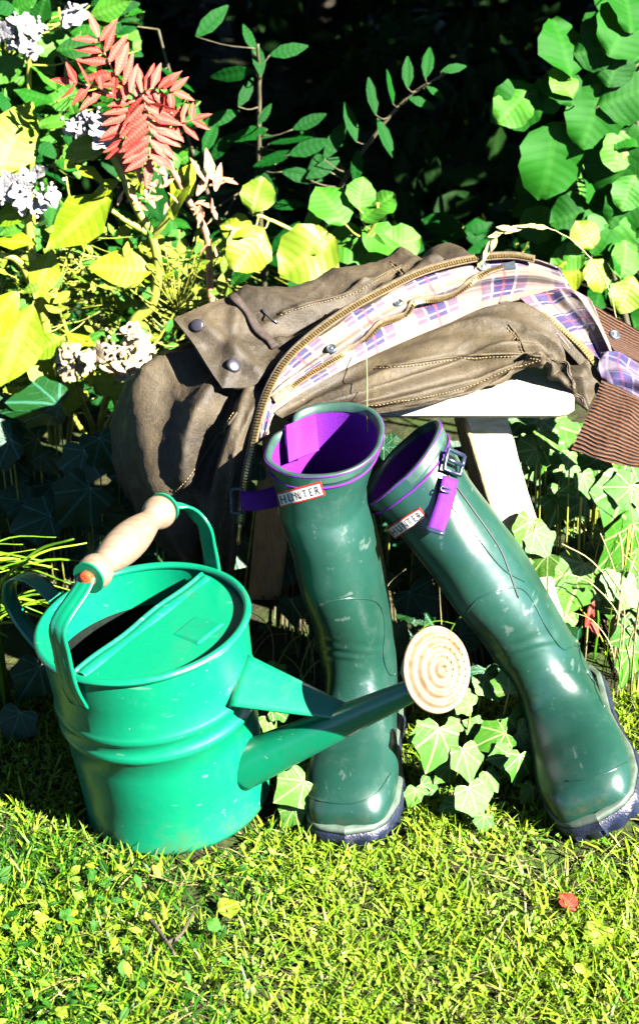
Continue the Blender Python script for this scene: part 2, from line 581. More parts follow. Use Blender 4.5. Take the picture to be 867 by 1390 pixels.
# ------------------------------------------------------------------ ground
def gz(x, y):
    return .012 * noise.noise(Vector((x * 3.1, y * 3.1, .3))) * min(1, max(0, abs(y - .1) * 2 - .1)) 
xs = np.concatenate((np.linspace(-60, -3, 12), np.linspace(-2.5, 2.5, 60), np.linspace(3, 60, 12)))
ys = np.concatenate((np.linspace(-60, -3, 12), np.linspace(-2.5, 6, 90), np.linspace(7, 60, 12)))
A = np.array([[(x, y, gz(x, y) if abs(x) < 2.6 and -2.6 < y < 6.1 else 0) for x in xs] for y in ys])
tag(obj('ground', MB().grid(A), M['ground']), kind='structure')

# ------------------------------------------------------------------ wooden stool
ST = P(560, 900, .40)
stool = thing('wooden_stool', 'low white painted wooden stool under the waxed jacket, boots leaning on it', 'stool', (.09, .42, 0))
def rounded_slab(x0, x1, y0, y1, z0, z1, r, n=6, ch=.004):
    pts = []
    for cx, cy, a0 in ((x1 - r, y0 + r, -90), (x1 - r, y1 - r, 0), (x0 + r, y1 - r, 90), (x0 + r, y0 + r, 180)):
        for k in range(n + 1):
            a = R(a0 + 90 * k / n)
            pts.append((cx + r * math.cos(a), cy + r * math.sin(a), math.cos(a), math.sin(a)))
    L = []
    for z, ins in ((z0, ch), (z0 + ch, 0), (z1 - ch, 0), (z1 - ch * .3, ch * .35), (z1, ch)):
        L.append([(x - cx * ins, y - cy * ins, z) for x, y, cx, cy in pts])
    mb = MB().grid(np.array(L), closed=True)
    m = len(pts)
    mb.f.append(tuple(range(m))[::-1]); mb.f.append(tuple(range(4 * m, 5 * m)))
    return mb
obj('seat', rounded_slab(-.085, .292, .285, .56, .378, .402, .03), M['stool'], stool, smooth=True, sharp=40)
obj('apron', MB().box((.10, .42, .366), (.30, .03, .022)), M['raw_and_shade_wood'], stool, smooth=False)
def leg_mb(top, bot, wx=.050, wy=.034):
    A = []
    for t in np.linspace(0, 1, 8):
        c = np.asarray(top) * (1 - t) + np.asarray(bot) * t
        s = 1 - .12 * t
        j = [(.004 * noise.noise(Vector((t * 9, k * 3.1, top[0] * 9)))) for k in range(4)]
        x, y = wx / 2 * s, wy / 2 * s
        b = .004
        A.append([c + np.array(q) for q in ((-x + b, -y, 0), (x - b, -y, 0), (x, -y + b, 0), (x + j[0], y - b, 0), (x - b, y, 0), (-x + b, y, 0), (-x + j[1], y - b, 0), (-x, -y + b, 0))])
    mb = MB().grid(np.array(A), closed=True)
    mb.f.append(tuple(range(8))); mb.f.append(tuple(range(56, 64))[::-1])
    return mb
for top, bot in (((.186, .335, .378), (.305, .325, 0)), ((.17, .52, .378), (.265, .56, 0)), ((-.092, .47, .378), (-.15, .475, 0)), ((-.035, .52, .378), (-.075, .56, 0))):
    lg = obj('leg', leg_mb(top, bot), M['stool'] if top[0] > 0 and top[1] < .4 else M['raw_and_shade_wood'], stool, sharp=40)  # left legs wear the dark wood in place of shade on white paint
    if top[0] > 0 and top[1] < .4:
        c = catmull([np.array(top) * (1 - t) + np.array(bot) * t + np.array((-.0255 + .002, -.014, 0)) for t in (.04, .2, .4, .62)], 24)
        rr = [.0042 + .0022 * noise.noise(Vector((i * .7, 2, 0))) for i in range(24)]
        rr[0] = rr[-1] = .001
        obj('split_edge', MB().tube(c, rr, 6), M['raw_and_shade_wood'], lg)

# ------------------------------------------------------------------ watering can
CC = np.array((-.157, .076, 0.0))       # base centre
LEAN, NOD = R(7), R(3.5)
def CT(p):
    """can space (axis up z) to world: leans a little to the left"""
    p = np.asarray(p, float)
    c, s = math.cos(LEAN), math.sin(LEAN)
    x = p[..., 0] * c - p[..., 2] * s
    z = p[..., 0] * s + p[..., 2] * c
    cn, sn = math.cos(NOD), math.sin(NOD)
    return np.stack((x, p[..., 1] * cn - z * sn, z * cn + p[..., 1] * sn + .012), -1) + CC
can = thing('watering_can', 'green enamel watering can with turned wooden grip and brass rose', 'watering can', CC)
RC, HC = .1115, .238
def lathe(prof, seg=96):
    a = np.linspace(0, 2 * np.pi, seg, endpoint=False)
    return CT(np.array([[(r * math.cos(t), r * math.sin(t), z) for t in a] for r, z in prof]))
prof = [(0, .004), (.090, .004), (.0985, .0), (.102, .001), (.103, .006), (.101, .010), (.1015, .060), (.1035, .100), (.1045, .124), (.1078, .127), (.1088, .131), (.1075, .135), (.1058, .138), (.1060, .147), (.1082, .150), (.1095, .154), (.1083, .158), (.1068, .161), (.1083, .19), (.1100, .225), (.1105, .231)]
inn = [(.1085, .231), (.1063, .19), (.105, .161), (.1025, .11), (.0995, .012), (0, .010)]
body = obj('body', MB().grid(lathe(prof), closed=True), M['can'], can)
obj('lit_inner_collar', MB().grid(lathe([(.1085, .231), (.1063, .19), (.1060, .186)]), closed=True), M['can'], can)  # inner wall above the shadow edge keeps the enamel green
obj('inside', MB().grid(lathe([(.1058, .1865), (.105, .161), (.1025, .11), (.0995, .012), (0, .010)]), closed=True), M['can_in_shade'], can, label='inside of the can with its shade put into the colour')
tor = [(RC - .0005 + .0042 * math.cos(t), .2325 + .0042 * math.sin(t)) for t in np.linspace(0, 2 * np.pi, 11)]
obj('rim', MB().grid(lathe(tor), closed=True), M['can'], can)
# spout direction and the half cover's chord
AZ = R(-36)
SD = np.array((math.cos(AZ), math.sin(AZ), 0)); SP_ = np.array((-math.sin(AZ), math.cos(AZ), 0))
Z = np.array((0, 0, 1.0))
rc = .1066
off = -.006
def cover(zf, n=26, m=30):
    A = []
    for i in range(m):
        a = off + (rc - off) * (i / (m - 1)) ** 1.0
        hw = math.sqrt(max(0, rc * rc - a * a))
        A.append([SD * a + SP_ * (hw * t) + Z * zf(i / (m - 1), t) for t in np.linspace(-1, 1, n)])
    return CT(np.array(A))
def zcov(i, t):
    r = abs(t)
    return .2295 - .004 * math.exp(-((1 - i) * 14) ** 2) - .006 * (1 - i) * (1 - t * t) * .0 - .0045 * min(1, i * 1.2)
cv = cover(zcov)
lo = cover(lambda i, t: zcov(i, t) - .0015)
cov = obj('half_cover', MB().grid(cv).grid(lo, flip=True), M['can'], can, fix=False)
# folded lip on the cover's straight edge: two rolled ridges
hw0 = math.sqrt(rc * rc - off * off) - .004
def chord(a, z, k=.985):
    h = math.sqrt(rc * rc - a * a) * k
    return CT(np.array([SD * a + SP_ * t + Z * (z + .0012 * math.sin(t * 60)) for t in np.linspace(-h, h, 24)]))
lip = MB()
lip.tube(chord(off + .001, .2305), .0026, 8)
obj('cover_lip', lip, M['can'], can)
# raised ridge plate next to the lip (bevelled)
A = [chord(off + d, z, .95) for d, z in ((.004, .2300), (.007, .2318), (.013, .2318), (.017, .2262))]
obj('cover_ridge', MB().grid(np.array(A)), M['can'], can)
A = [[CT(SD * (.058 + a * .019) + SP_ * (.02 + b * .021) + Z * (zcov(.55, 0) + (.0017 if max(abs(a), abs(b)) < .9 else -.0004))) for b in (-1, -.86, .86, 1)] for a in (-1, -.86, .86, 1)]
obj('embossed_square', MB().grid(np.array(A)), M['can'], can, smooth=False)
# carrying hoop: two flat straps and the turned grip between them
gr0 = P(122, 783, .010); gr1 = P(222, 690, .145)
gdir = nrm(gr1 - gr0)
L = np.linalg.norm(gr1 - gr0)
gp = [(0, .0165), (.02, .0195), (.07, .0215), (.13, .0190), (.165, .0145), (.20, .0158), (.30, .0205), (.42, .0232), (.52, .0232), (.62, .0215), (.72, .0180), (.79, .0150), (.83, .0152), (.88, .0195), (.94, .0215), (.98, .0195), (1.0, .0165)]
gt = catmull(np.array(gp), 48)
grip = obj('grip', MB().tube(gr0 + gdir * (gt[:, :1] * L), gt[:, 1] * .86, 24), M['grip'], can)
for e, s in ((gr0, -1), (gr1, 1)):
    disc = MB().tube([e + gdir * s * .0005, e + gdir * s * .003], .0175, 20)
    obj('grip_washer', disc, M['can'], can, sharp=40)
nb = MB().tube(catmull([gr0 - gdir * .002, gr0 - gdir * .008, gr0 - gdir * .011], 6), [.009, .009, .009, .0085, .007, .003], 12)
obj('bolt_end', nb, M['rust'], grip)
pts1 = [CT(SP_ * -.1095 + SD * off * .0 + Z * .195), CT(SP_ * -.1165 + Z * .225), CT(SP_ * -.1165 + Z * .262), CT(SP_ * -.112 + Z * .295), P(110, 800, -.004), gr0 - gdir * .0045 + Z * .004]
pts1 = catmull(pts1, 30)
nor1 = nrm(np.cross(np.gradient(pts1, axis=0), np.tile(SD, (30, 1))))
hs = obj('handle_strap', MB().strip(pts1, nor1, np.linspace(.026, .020, 30), .002, 7, -.003), M['can'], can)
pts2 = [CT(SP_ * .1085 + Z * .20), CT(SP_ * .1165 + Z * .228), CT(SP_ * .117 + Z * .262), CT(SP_ * .114 + Z * .290), P(250, 690, .158), gr1 + gdir * .004]
pts2 = catmull(pts2, 30)
nor2 = nrm(np.cross(np.gradient(pts2, axis=0), np.tile(SD, (30, 1))))
obj('handle_strap', MB().strip(pts2, nor2, np.linspace(.022, .017, 30), .002, 7, .003), M['can'], can)
# rear loop handle
q = [-SD * .109 + Z * .205, -SD * .135 + Z * .232, -SD * .165 + Z * .245, -SD * .195 + Z * .232, -SD * .205 + Z * .200, -SD * .185 + Z * .165, -SD * .150 + Z * .135, -SD * .103 + Z * .105]
rp = catmull([CT(a) for a in q], 48)
rn = nrm(np.cross(np.gradient(rp, axis=0), np.tile(SP_, (48, 1))))
obj('rear_handle', MB().strip(rp, rn, .021, .0018, 7, .0025), M['can'], can)
# spout
SD2 = np.array((math.cos(R(-26)), math.sin(R(-26)), 0))
s0 = CT(SD2 * .088 + Z * .060); s1 = P(566, 934, -.030)
sd = nrm(s1 - s0)
sp = np.array([s0 + (s1 - s0) * t for t in np.linspace(0, 1, 30)])
obj('spout', MB().tube(sp, np.interp(np.linspace(0, 1, 30), [0, .12, .3, 1], [.0265, .0245, .0215, .0115]), 28), M['can'], can)
ca = np.linspace(0, 2 * np.pi, 40)
# brace between body and spout: a folded channel
b0 = CT(SD2 * .1055 + Z * .178); b1 = s0 + (s1 - s0) * .60 + Z * .011
bp = catmull([b0, b0 * .5 + b1 * .5, b1], 16)
bn = np.tile(nrm(Z - sd * .3 + np.array((.1, -.55, 0))), (16, 1))
br = MB().strip(bp, bn, np.linspace(.062, .020, 16), .0016, 9, .0025)
obj('brace', br, M['can'], can)
# brass rose
rn_ = nrm(np.array((.62, -.68, .45)))
rcn = P(594, 909, -.052)
ra = nrm(np.cross(rn_, Z)); rb = np.cross(ra, rn_)
RR = .0428
def disc_pt(r, t, h): return rcn + ra * r * math.cos(t) + rb * r * math.sin(t) + rn_ * h
prof = []
for k in range(60):
    x = k / 59
    prof.append((max(.0005, RR * x), .0075 * (1 - x * x) + .0021 * math.cos(x * 2 * np.pi * 4.5 + 2.4) * (x < .97)))
prof += [(RR + .001, -.002), (RR - .003, -.006), (.030, -.020), (.0145, -.040)]
A = [[disc_pt(r, t, h) for t in np.linspace(0, 2 * np.pi, 56, endpoint=False)] for r, h in prof]
rose = obj('rose', MB().grid(np.array(A), closed=True), M['rose'], can, label='round brass rose with concentric rings')
hl = MB()
for ring, cnt in ((.12, 5), (.33, 12), (.56, 20), (.78, 28)):
    for k in range(cnt):
        t = 2 * np.pi * k / cnt + ring
        x = ring
        c = disc_pt(RR * x, t, .0075 * (1 - x * x) + .0021 * math.cos(x * 2 * np.pi * 4.5 + 2.4) + .0002)
        hl.add([c + (ra * math.cos(a) + rb * math.sin(a)) * .0011 for a in np.linspace(0, 2 * np.pi, 6, endpoint=False)], [tuple(range(6))])
obj('spray_holes', hl, M['stem_dark'], rose, kind='stuff')

# ------------------------------------------------------------------ wellington boots
RINGS = [  # top/front (y,z), bottom/back (y,z), half width
    ((-.187, .030), (-.187, .022), .006), ((-.184, .050), (-.186, .014), .030), ((-.168, .066), (-.170, .010), .043),
    ((-.135, .076), (-.135, .010), .051), ((-.095, .086), (-.088, .010), .050), ((-.066, .104), (-.038, .010), .045),
    ((-.055, .130), (.030, .010), .041), ((-.054, .152), (.083, .024), .040), ((-.058, .178), (.087, .080), .041),
    ((-.064, .210), (.083, .140), .043), ((-.070, .250), (.083, .215), .046), ((-.073, .300), (.086, .285), .0465),
    ((-.074, .350), (.088, .345), .049), ((-.077, .402), (.092, .402), .0625)]
FLAT, TOPW, SIDE = 1.0, 1.0, 0.0
TILT = 0.0
def boot_local(nr, ns, shrink=0.0, sq=2.3, dent=None, v0=0, v1=1):
    T = np.array([(a[0], a[1], b[0], b[1], w) for a, b, w in RINGS])
    T[-1, 1] -= TILT; T[-1, 3] += TILT; T[-2, 1] -= TILT * .5; T[-2, 3] += TILT * .5
    for k_, f_ in ((-1, FLAT), (-2, (1 + FLAT) / 2)):
        T[k_, 0] = .008 + (T[k_, 0] - .008) * f_; T[k_, 2] = .008 + (T[k_, 2] - .008) * f_
    T[-1, 4] *= TOPW
    C = catmull(T, 400)
    # even steps by mid-spine length, so that v runs along the boot
    mid = np.stack(((C[:, 0] + C[:, 2]) / 2, (C[:, 1] + C[:, 3]) / 2), -1)
    Ls = np.concatenate(([0], np.cumsum(np.linalg.norm(np.diff(mid, axis=0), axis=1)))); Ls /= Ls[-1]
    vs = np.linspace(v0, v1, nr)
    C = np.stack([np.interp(vs, Ls, C[:, k]) for k in range(5)], -1)
    th = np.linspace(0, 2 * np.pi, ns, endpoint=False)
    out = np.zeros((nr, ns, 3))
    for i, (fy, fz, by, bz, w) in enumerate(C):
        cs, sn = np.cos(th), np.sin(th)
        e = 2 / sq
        x = np.sign(cs) * np.abs(cs) ** e
        y = np.sign(sn) * np.abs(sn) ** e
        hl_ = math.hypot(by - fy, bz - fz) / 2
        k = 1 - shrink / max(hl_, .006)
        kx = 1 - shrink / max(w, .006)
        d = dent(vs[i], th) if dent else 1.0
        my, mz = (fy + by) / 2, (fz + bz) / 2
        out[i, :, 0] = x * w * kx * d
        out[i, :, 1] = my + y * (by - fy) / 2 * k * d
        out[i, :, 2] = mz + y * (bz - fz) / 2 * k * d + SIDE * max(0, (vs[i] - .80) / .2) ** 1.5 * cs
    return out

def rotm(ax, a):
    return np.array(Matrix.Rotation(a, 3, ax))

def make_boot(label, origin, yaw, roll, pitch, bend, dent, S=1.0, wid=1.0):
    root = thing('wellington_boot', label, 'boot', origin, 'pair of wellington boots')
    Rm = rotm('Y', roll) @ rotm('X', pitch) @ rotm('Z', yaw)
    def T(p):
        p = np.array(p, float)
        z = np.maximum(0, p[..., 2] - .12)
        p[..., 0] = p[..., 0] * wid + bend[0] * z + bend[2] * z * z + bend[3] * np.maximum(0, p[..., 2] - .33)
        p[..., 1] += bend[1] * z
        return (p * S) @ Rm.T + np.asarray(origin)
    outer = T(boot_local(150, 96, dent=dent))
    sf = Surf(outer, closed=True)
    N = nrm(np.cross((np.roll(outer, -1, 1) - np.roll(outer, 1, 1)), np.gradient(outer, axis=0)))
    cen = outer.mean(1, keepdims=True)
    if (N[75] * (outer[75] - cen[75])).sum() < 0: N = -N
    sf.N = N; sf.face = ((CAM - outer) * N).sum(-1) > 0
    # creases over the instep
    loc = boot_local(150, 96, dent=dent)
    for i in range(150):
        v = i / 149
        wgt = math.exp(-((v - .47) / .055) ** 2)
        for j in range(96):
            th = j / 96 * 2 * math.pi
            fr = max(0, -math.sin(th)) ** 1.2
            h = .0011 * wgt * fr * math.sin(v * 120 + 2.2 * math.sin(th * 2 + v * 20)) * (.4 + noise.noise(Vector((v * 30, th * 2, origin[0] * 50))))
            h += .0025 * noise.noise(Vector((loc[i, j] * 16).tolist())) * (.4 + .6 * (v > .35))
            outer[i, j] += N[i, j] * h
    sf.A = outer; sf.px = proj(outer)
    upper = obj('upper', MB().grid(outer, closed=True), M['rubber'], root)
    # inside
    ins = T(boot_local(60, 96, shrink=.0035, dent=dent, v0=.52, v1=.998))
    mb = MB().grid(ins, closed=True)
    mb.f.append(tuple(range(96)))
    lin = obj('lining', mb, M['purple'], root)
    # rolled edge, piping
    e0 = outer[-1]; e1 = ins[-1]
    band = boot_local(6, 96, shrink=-.0008, dent=dent, v0=.978, v1=1.0)
    bt = T(band)
    top = (bt[-1] + e1) / 2 + nrm(bt[-1] - bt[0]) * .0008
    ring = np.concatenate((T(boot_local(1, 96, shrink=.001, dent=dent, v0=.978, v1=.978)), bt, top[None], T(boot_local(1, 96, shrink=.0042, dent=dent, v0=1.0, v1=1.0)), T(boot_local(1, 96, shrink=.0042, dent=dent, v0=.985, v1=.985))))
    obj('edge_binding', MB().grid(ring, closed=True), M['binding'], root)
    for v, s_, r in ((.9705, -.0010, .0013), (.998, -.0012, .0008)):
        lp = T(boot_local(1, 96, shrink=s_, dent=dent, v0=v, v1=v))[0]
        obj('piping', MB().tube(np.vstack((lp, lp[:1])), r, 6, caps=False), M['purple'], root)
    # sole and pale foxing band
    ang = np.linspace(0, 2 * np.pi, 120, endpoint=False)
    yk = np.array([-.196, -.19, -.175, -.14, -.10, -.06, -.02, .03, .06, .085, .094, .097])
    hk = np.array([0, .028, .043, .0535, .0535, .046, .0405, .041, .0405, .032, .017, 0])
    def outline(grow, z, notch=0):
        pts = []
        for k, a in enumerate(ang):
            y = -.0495 - .1465 * math.cos(a)
            h = np.interp(y, yk, hk)
            # smooth ends with sin
            x = h * (1 if math.sin(a) >= 0 else -1)
            if abs(math.sin(a)) < .35: x = x * .4 + .6 * math.sin(a) * np.interp(y, yk, hk) / .35 if abs(math.sin(a)) > .001 else 0
            c = np.array((x, y))
            g = grow - (notch if (k // 2) % 2 else 0)
            d = nrm(np.array((x * 2.2, y + .0495)))
            c = c + d * g
            pts.append((c[0], c[1], z - (.0 if True else 0) + .012 * max(0, (-.15 - y) / .05) ** 2 * 0))
        return pts
    lv = [outline(-.012, .001), outline(-.002, .0, .004), outline(.0015, .003, .004), outline(.002, .012, .003), outline(.003, .0135), outline(.003, .023), outline(.0015, .025)]
    A = T(np.array(lv))
    mb = MB().grid(A, closed=True); n = 120
    mb.f.append(tuple(range(n))); mb.f.append(tuple(range(6 * n, 7 * n)))
    so_ = obj('sole', mb, M['sole'], root, sharp=45)
    A = T(np.array([outline(-.003, .024), outline(.0008, .0252), outline(.0012, .0295), outline(-.0005, .0315), outline(-.006, .0325)]))
    obj('foxing_band', MB().grid(A, closed=True), M['foxing'], root)
    return root, sf, upper, lin, T

def surf_tube(sf, pxs, r, n=40, lift=.0004):
    p, nn = sf.line(pxs, n, lift)
    rr = np.full(n, r); rr[0] = rr[-1] = r * .3
    return MB().tube(p, rr, 6)

def boot_label(root, sf, TL, TR, BR, BL):
    TL, TR, BR, BL = map(np.asarray, (TL, TR, BR, BL))
    def basis(S_, T_, k=7):
        return np.stack([S_ ** a_ * T_ ** b_ for a_, b_ in ((0, 0), (1, 0), (0, 1), (2, 0), (1, 1), (0, 2), (3, 0))[:k]], -1).reshape(-1, k)
    S_, T_ = np.meshgrid(np.linspace(.04, .96, 22), np.linspace(0, 1, 9))
    pk = [sf.pick(*((TL * (1 - u) + TR * u) * (1 - v) + (BL * (1 - u) + BR * u) * v)) for u, v in zip(S_.ravel(), T_.ravel())]
    B_ = basis(S_, T_)
    cg = np.linalg.lstsq(B_, np.array([a for a, b in pk]), rcond=None)[0]
    cn = np.linalg.lstsq(B_[:, :6], np.array([b for a, b in pk]), rcond=None)[0]
    def sheet(s0, s1, t0, t1, lift, th, ns=14, nt_=6):
        S_, T_ = np.meshgrid(np.linspace(s0, s1, ns), np.linspace(t0, t1, nt_))
        B_ = basis(S_, T_)
        g = (B_ @ cg).reshape(nt_, ns, 3); nn = (B_[:, :6] @ cn).reshape(nt_, ns, 3)
        nn = nrm(nn)
        mb = MB().grid(g + nn * lift)
        top, bot = g + nn * lift, g - nn * .001
        for a, b in ((top[0], bot[0]), (top[-1], bot[-1]), (top[:, 0], bot[:, 0]), (top[:, -1], bot[:, -1])):
            mb.grid(np.array((a, b)))
        return mb, g, nn
    mb, g, nn = sheet(0, 1, 0, 1, .0024, 0)
    lab = obj('brand_label', mb, M['label_red'], root, label='white label with a red border and black capitals')
    a, b = .035, .11
    mb2, g2, n2 = sheet(a, 1 - a, b, 1 - b, .0031, 0)
    obj('label_face', mb2, M['label'], lab)
    cu = bpy.data.curves.new('letters', 'FONT'); cu.body = 'HUNTER'; cu.resolution_u = 4; cu.offset = .004; cu.space_character = 1.4
    to = bpy.data.objects.new('letters', cu); COL.objects.link(to)
    bpy.context.view_layer.update()
    me = to.evaluated_get(bpy.context.evaluated_depsgraph_get()).to_mesh()
    V = np.array([v.co[:] for v in me.vertices]); fc = [tuple(p.vertices) for p in me.polygons]
    bpy.data.objects.remove(to)
    mn, mx = V.min(0), V.max(0)
    s = .065 + .87 * (V[:, 0] - mn[0]) / (mx[0] - mn[0]); t = .79 - .58 * (V[:, 1] - mn[1]) / (mx[1] - mn[1])
    def bil(Gd, s, t):
        ns, nt_ = Gd.shape[1] - 1, Gd.shape[0] - 1
        x, y = (s - a) / (1 - 2 * a) * ns, (t - b) / (1 - 2 * b) * nt_
        i, j = np.clip(x.astype(int), 0, ns - 1), np.clip(y.astype(int), 0, nt_ - 1)
        fx, fy = (x - i)[:, None], (y - j)[:, None]
        return (Gd[j, i] * (1 - fx) + Gd[j, i + 1] * fx) * (1 - fy) + (Gd[j + 1, i] * (1 - fx) + Gd[j + 1, i + 1] * fx) * fy
    W = bil(g2, s, t) + nrm(bil(n2, s, t)) * .0037
    obj('lettering', MB().add(W, fc), M['label_ink'], lab, smooth=False, fix=False)

# left boot: upright, leaning slightly left against the seat
def dent1(v, th):
    k = max(0, (v - .80) / .2)
    a = np.angle(np.exp(1j * (th - R(152))))
    b = np.angle(np.exp(1j * (th - R(205))))
    return 1 - .26 * k * np.exp(-(a / R(17)) ** 2) + .05 * k * np.exp(-(b / R(14)) ** 2)
TILT, FLAT = .010, .86
boot1, sf1, up1, lin1, T1 = make_boot('dark green rubber boot standing upright behind the can spout, purple lining showing', (.056, .180, .004), R(-8), R(-6), R(1), (-.04, .02, -.26, .30), dent1, .985)
def dent2(v, th):
    k = max(0, (v - .70) / .3)
    a = np.angle(np.exp(1j * (th - R(35))))
    return 1 - .36 * k * np.exp(-(a / R(24)) ** 2)
TILT, FLAT, TOPW, SIDE = -.006, .72, .97, .020
boot2, sf2, up2, lin2, T2 = make_boot('dark green rubber boot leaning far over to the left, purple strap and buckle hanging', (.308, .180, .026), R(-1), R(-30), R(2), (-.03, .20, -.22, 0), dent2, .97, 1.06)
# boot details, found on the rubber surface
boot_label(boot1, sf1, (378, 669), (435, 653), (441, 671), (383, 688))
boot_label(boot2, sf2, (525, 716), (569, 689), (580, 702), (538, 730))
for sf, up, lines in ((sf1, up1, [([(432, 822), (450, 816), (480, 812), (512, 818), (522, 850), (520, 890), (528, 915), (540, 915)], .0011), ([(418, 1080), (440, 1088), (480, 1090), (510, 1078), (530, 1050)], .0010)]),
                      (sf2, up2, [([(632, 832), (650, 812), (680, 800), (705, 798), (722, 815), (740, 850), (762, 880), (776, 878)], .0011), ([(784, 870), (790, 900), (810, 930), (836, 945)], .0011), ([(770, 1060), (800, 1056), (830, 1046), (850, 1035)], .0010)])):
    for pxs, r in lines:
        p, nn = sf.line(pxs, 60, .0002)
        obj('moulded_line', MB().tube(p, np.full(60, r), 6), M['rubber'], up)
# gusset slit on the leaning boot
obj('gusset_slit', surf_tube(sf2, [(604, 640), (640, 690), (676, 742), (690, 775), (703, 812)], .0013, 60, .0003), M['black_line'], up2)
obj('gusset_seam', surf_tube(sf2, [(596, 668), (640, 720), (680, 770), (712, 790)], .0012, 60, .0002), M['rubber'], up2)
# strap and buckle on the leaning boot
def webbing(name, pts, nor, width, mat, parent, th=.0018):
    return obj(name, MB().strip(pts, nor, width, th, 5), mat, parent)
vn = nrm(CAM - P(600, 660, .15))
pa, na = sf2.line([(600, 626), (604, 640), (604, 655)], 8, .004)
pb, nb_ = sf2.line([(606, 650), (603, 675), (598, 700), (595, 716)], 14, .006)
pb[6:] += np.linspace(0, .012, 8)[:, None] * nrm(np.array((-.3, -.9, .2)))
strap2 = webbing('strap', pb, nb_, .0185, M['strap'], boot2)
def frame(c, ax, ay, w, h, r):
    q = [c + ax * w * a + ay * h * b for a, b in ((-1, -1), (0, -1.02), (1, -1), (1.02, 0), (1, 1), (0, 1.02), (-1, 1), (-1.02, 0), (-1, -1))]
    return np.array(q)
cb, cn_ = sf2.pick(609, 630)
ay = nrm(pb[8] - pb[0]); ax = nrm(np.cross(ay, cn_))
bk = MB().tube(frame(cb + cn_ * .008, ax, ay, .012, .011, 0), .0024, 8)
bk.tube([cb + cn_ * .009 - ax * .012, cb + cn_ * .009 + ax * .012], .0022, 8)
obj('buckle', bk, M['buckle'], boot2)
obj('strap_tip', MB().strip(pb[-2:] + nb_[-2:] * .0015 + (pb[-1] - pb[-2]) * np.array([[.3], [.6]]), nb_[-2:], .021, .004, 5), M['buckle'], strap2)
lp = nrm(np.cross(ay, cn_))
obj('strap_keeper', MB().tube(frame(pb[3] + nb_[3] * .002, lp, ay, .0105, .0022, 0), .0010, 6), M['buckle'], strap2)
# short loose strap sticking out on the upright boot
TILT, FLAT, TOPW, SIDE = .010, .86, 1, 0
s0_ = T1(boot_local(2, 96, v0=.88, v1=.88))[0][48]
s1_ = P(327, 680, s0_[1] - .012)
sp_ = catmull([s0_ + np.array((.01, 0, 0)), s0_ * .5 + s1_ * .5 + np.array((0, -.004, -.002)), s1_], 14)
st1 = webbing('strap', sp_, np.tile(nrm(np.array((-.15, -.85, .45))), (14, 1)), .022, M['strap'], boot1)
e_ = nrm(sp_[-1] - sp_[-2]); f_ = nrm(np.cross(e_, np.array((-.15, -.85, .45))))
obj('buckle', MB().tube(frame(s1_ + e_ * .004, e_, f_, .006, .013, 0), .0018, 8), M['buckle'], boot1)
# purple tongue folded inside the upright boot
tg = [[P(386, 578, .212), P(402, 572, .228), P(428, 562, .236)], [P(387, 600, .20), P(404, 596, .214), P(430, 586, .222)], [P(390, 628, .19), P(406, 622, .20), P(432, 612, .21)]]
A = np.array([catmull(np.array(r), 12) for r in tg]); A = np.array([catmull(A[:, j], 12) for j in range(12)]).transpose(1, 0, 2)
nn = nrm(np.cross(np.gradient(A, axis=1), np.gradient(A, axis=0)))
mb = MB().grid(A).grid(A - nn * .003, flip=True)
for a in ((A[0], (A - nn * .003)[0]), (A[-1], (A - nn * .003)[-1]), (A[:, 0], (A - nn * .003)[:, 0]), (A[:, -1], (A - nn * .003)[:, -1])): mb.grid(np.array(a))
obj('inner_gusset', mb, M['purple'], boot1)

# ------------------------------------------------------------------ waxed jacket
jacket = thing('jacket', 'brown waxed cotton jacket with tartan lining and corduroy collar thrown over the stool', 'jacket', (.05, .40, .40))
def patch(rows, nu=90, nv=60, fold=None, amp=.006, edge=.12, seed=0.0):
    """a draped sheet: rows of (px,py,depth) control points, folds pressed in along its normal"""
    C = np.array([[P(*c) for c in r] for r in rows])
    A = np.array([catmull(r, nu) for r in C])
    A = np.array([catmull(A[:, j], nv) for j in range(nu)]).transpose(1, 0, 2)
    N = nrm(np.cross(np.gradient(A, axis=1), np.gradient(A, axis=0)))
    if ((CAM - A) * N).sum(-1).mean() < 0: N = -N
    D = np.zeros((nv, nu))
    for i in range(nv):
        for j in range(nu):
            u, v = j / (nu - 1), i / (nv - 1)
            p = Vector((A[i, j] * 1.0).tolist())
            q = Vector((p.x + .02 * noise.noise(p * 14), p.y, p.z + .02 * noise.noise(p * 14 + Vector((5, 1, 2)))))
            h = noise.noise(q * 9 + Vector((seed, 0, 0))) * .8
            h += .16 * max(0, 1 - 6 * abs(noise.noise(Vector((q.x * 18, q.y * 18, q.z * 22 + seed)))))
            h += .12 * max(0, 1 - 5 * abs(noise.noise(q * 45)))
            if fold: h += fold(u, v)
            win = min(1, u / edge, (1 - u) / edge, v / edge, (1 - v) / edge) if edge else 1
            D[i, j] = h * amp * (.12 + .88 * max(0, win))
    return A + N * D[..., None]
def uvm(A):
    """cloth coordinates in metres"""
    du = np.linalg.norm(np.diff(A, axis=1), axis=-1).mean(0); dv = np.linalg.norm(np.diff(A, axis=0), axis=-1).mean(1)
    return np.stack(np.meshgrid(np.concatenate(([0], np.cumsum(du))), np.concatenate(([0], np.cumsum(dv)))), -1)
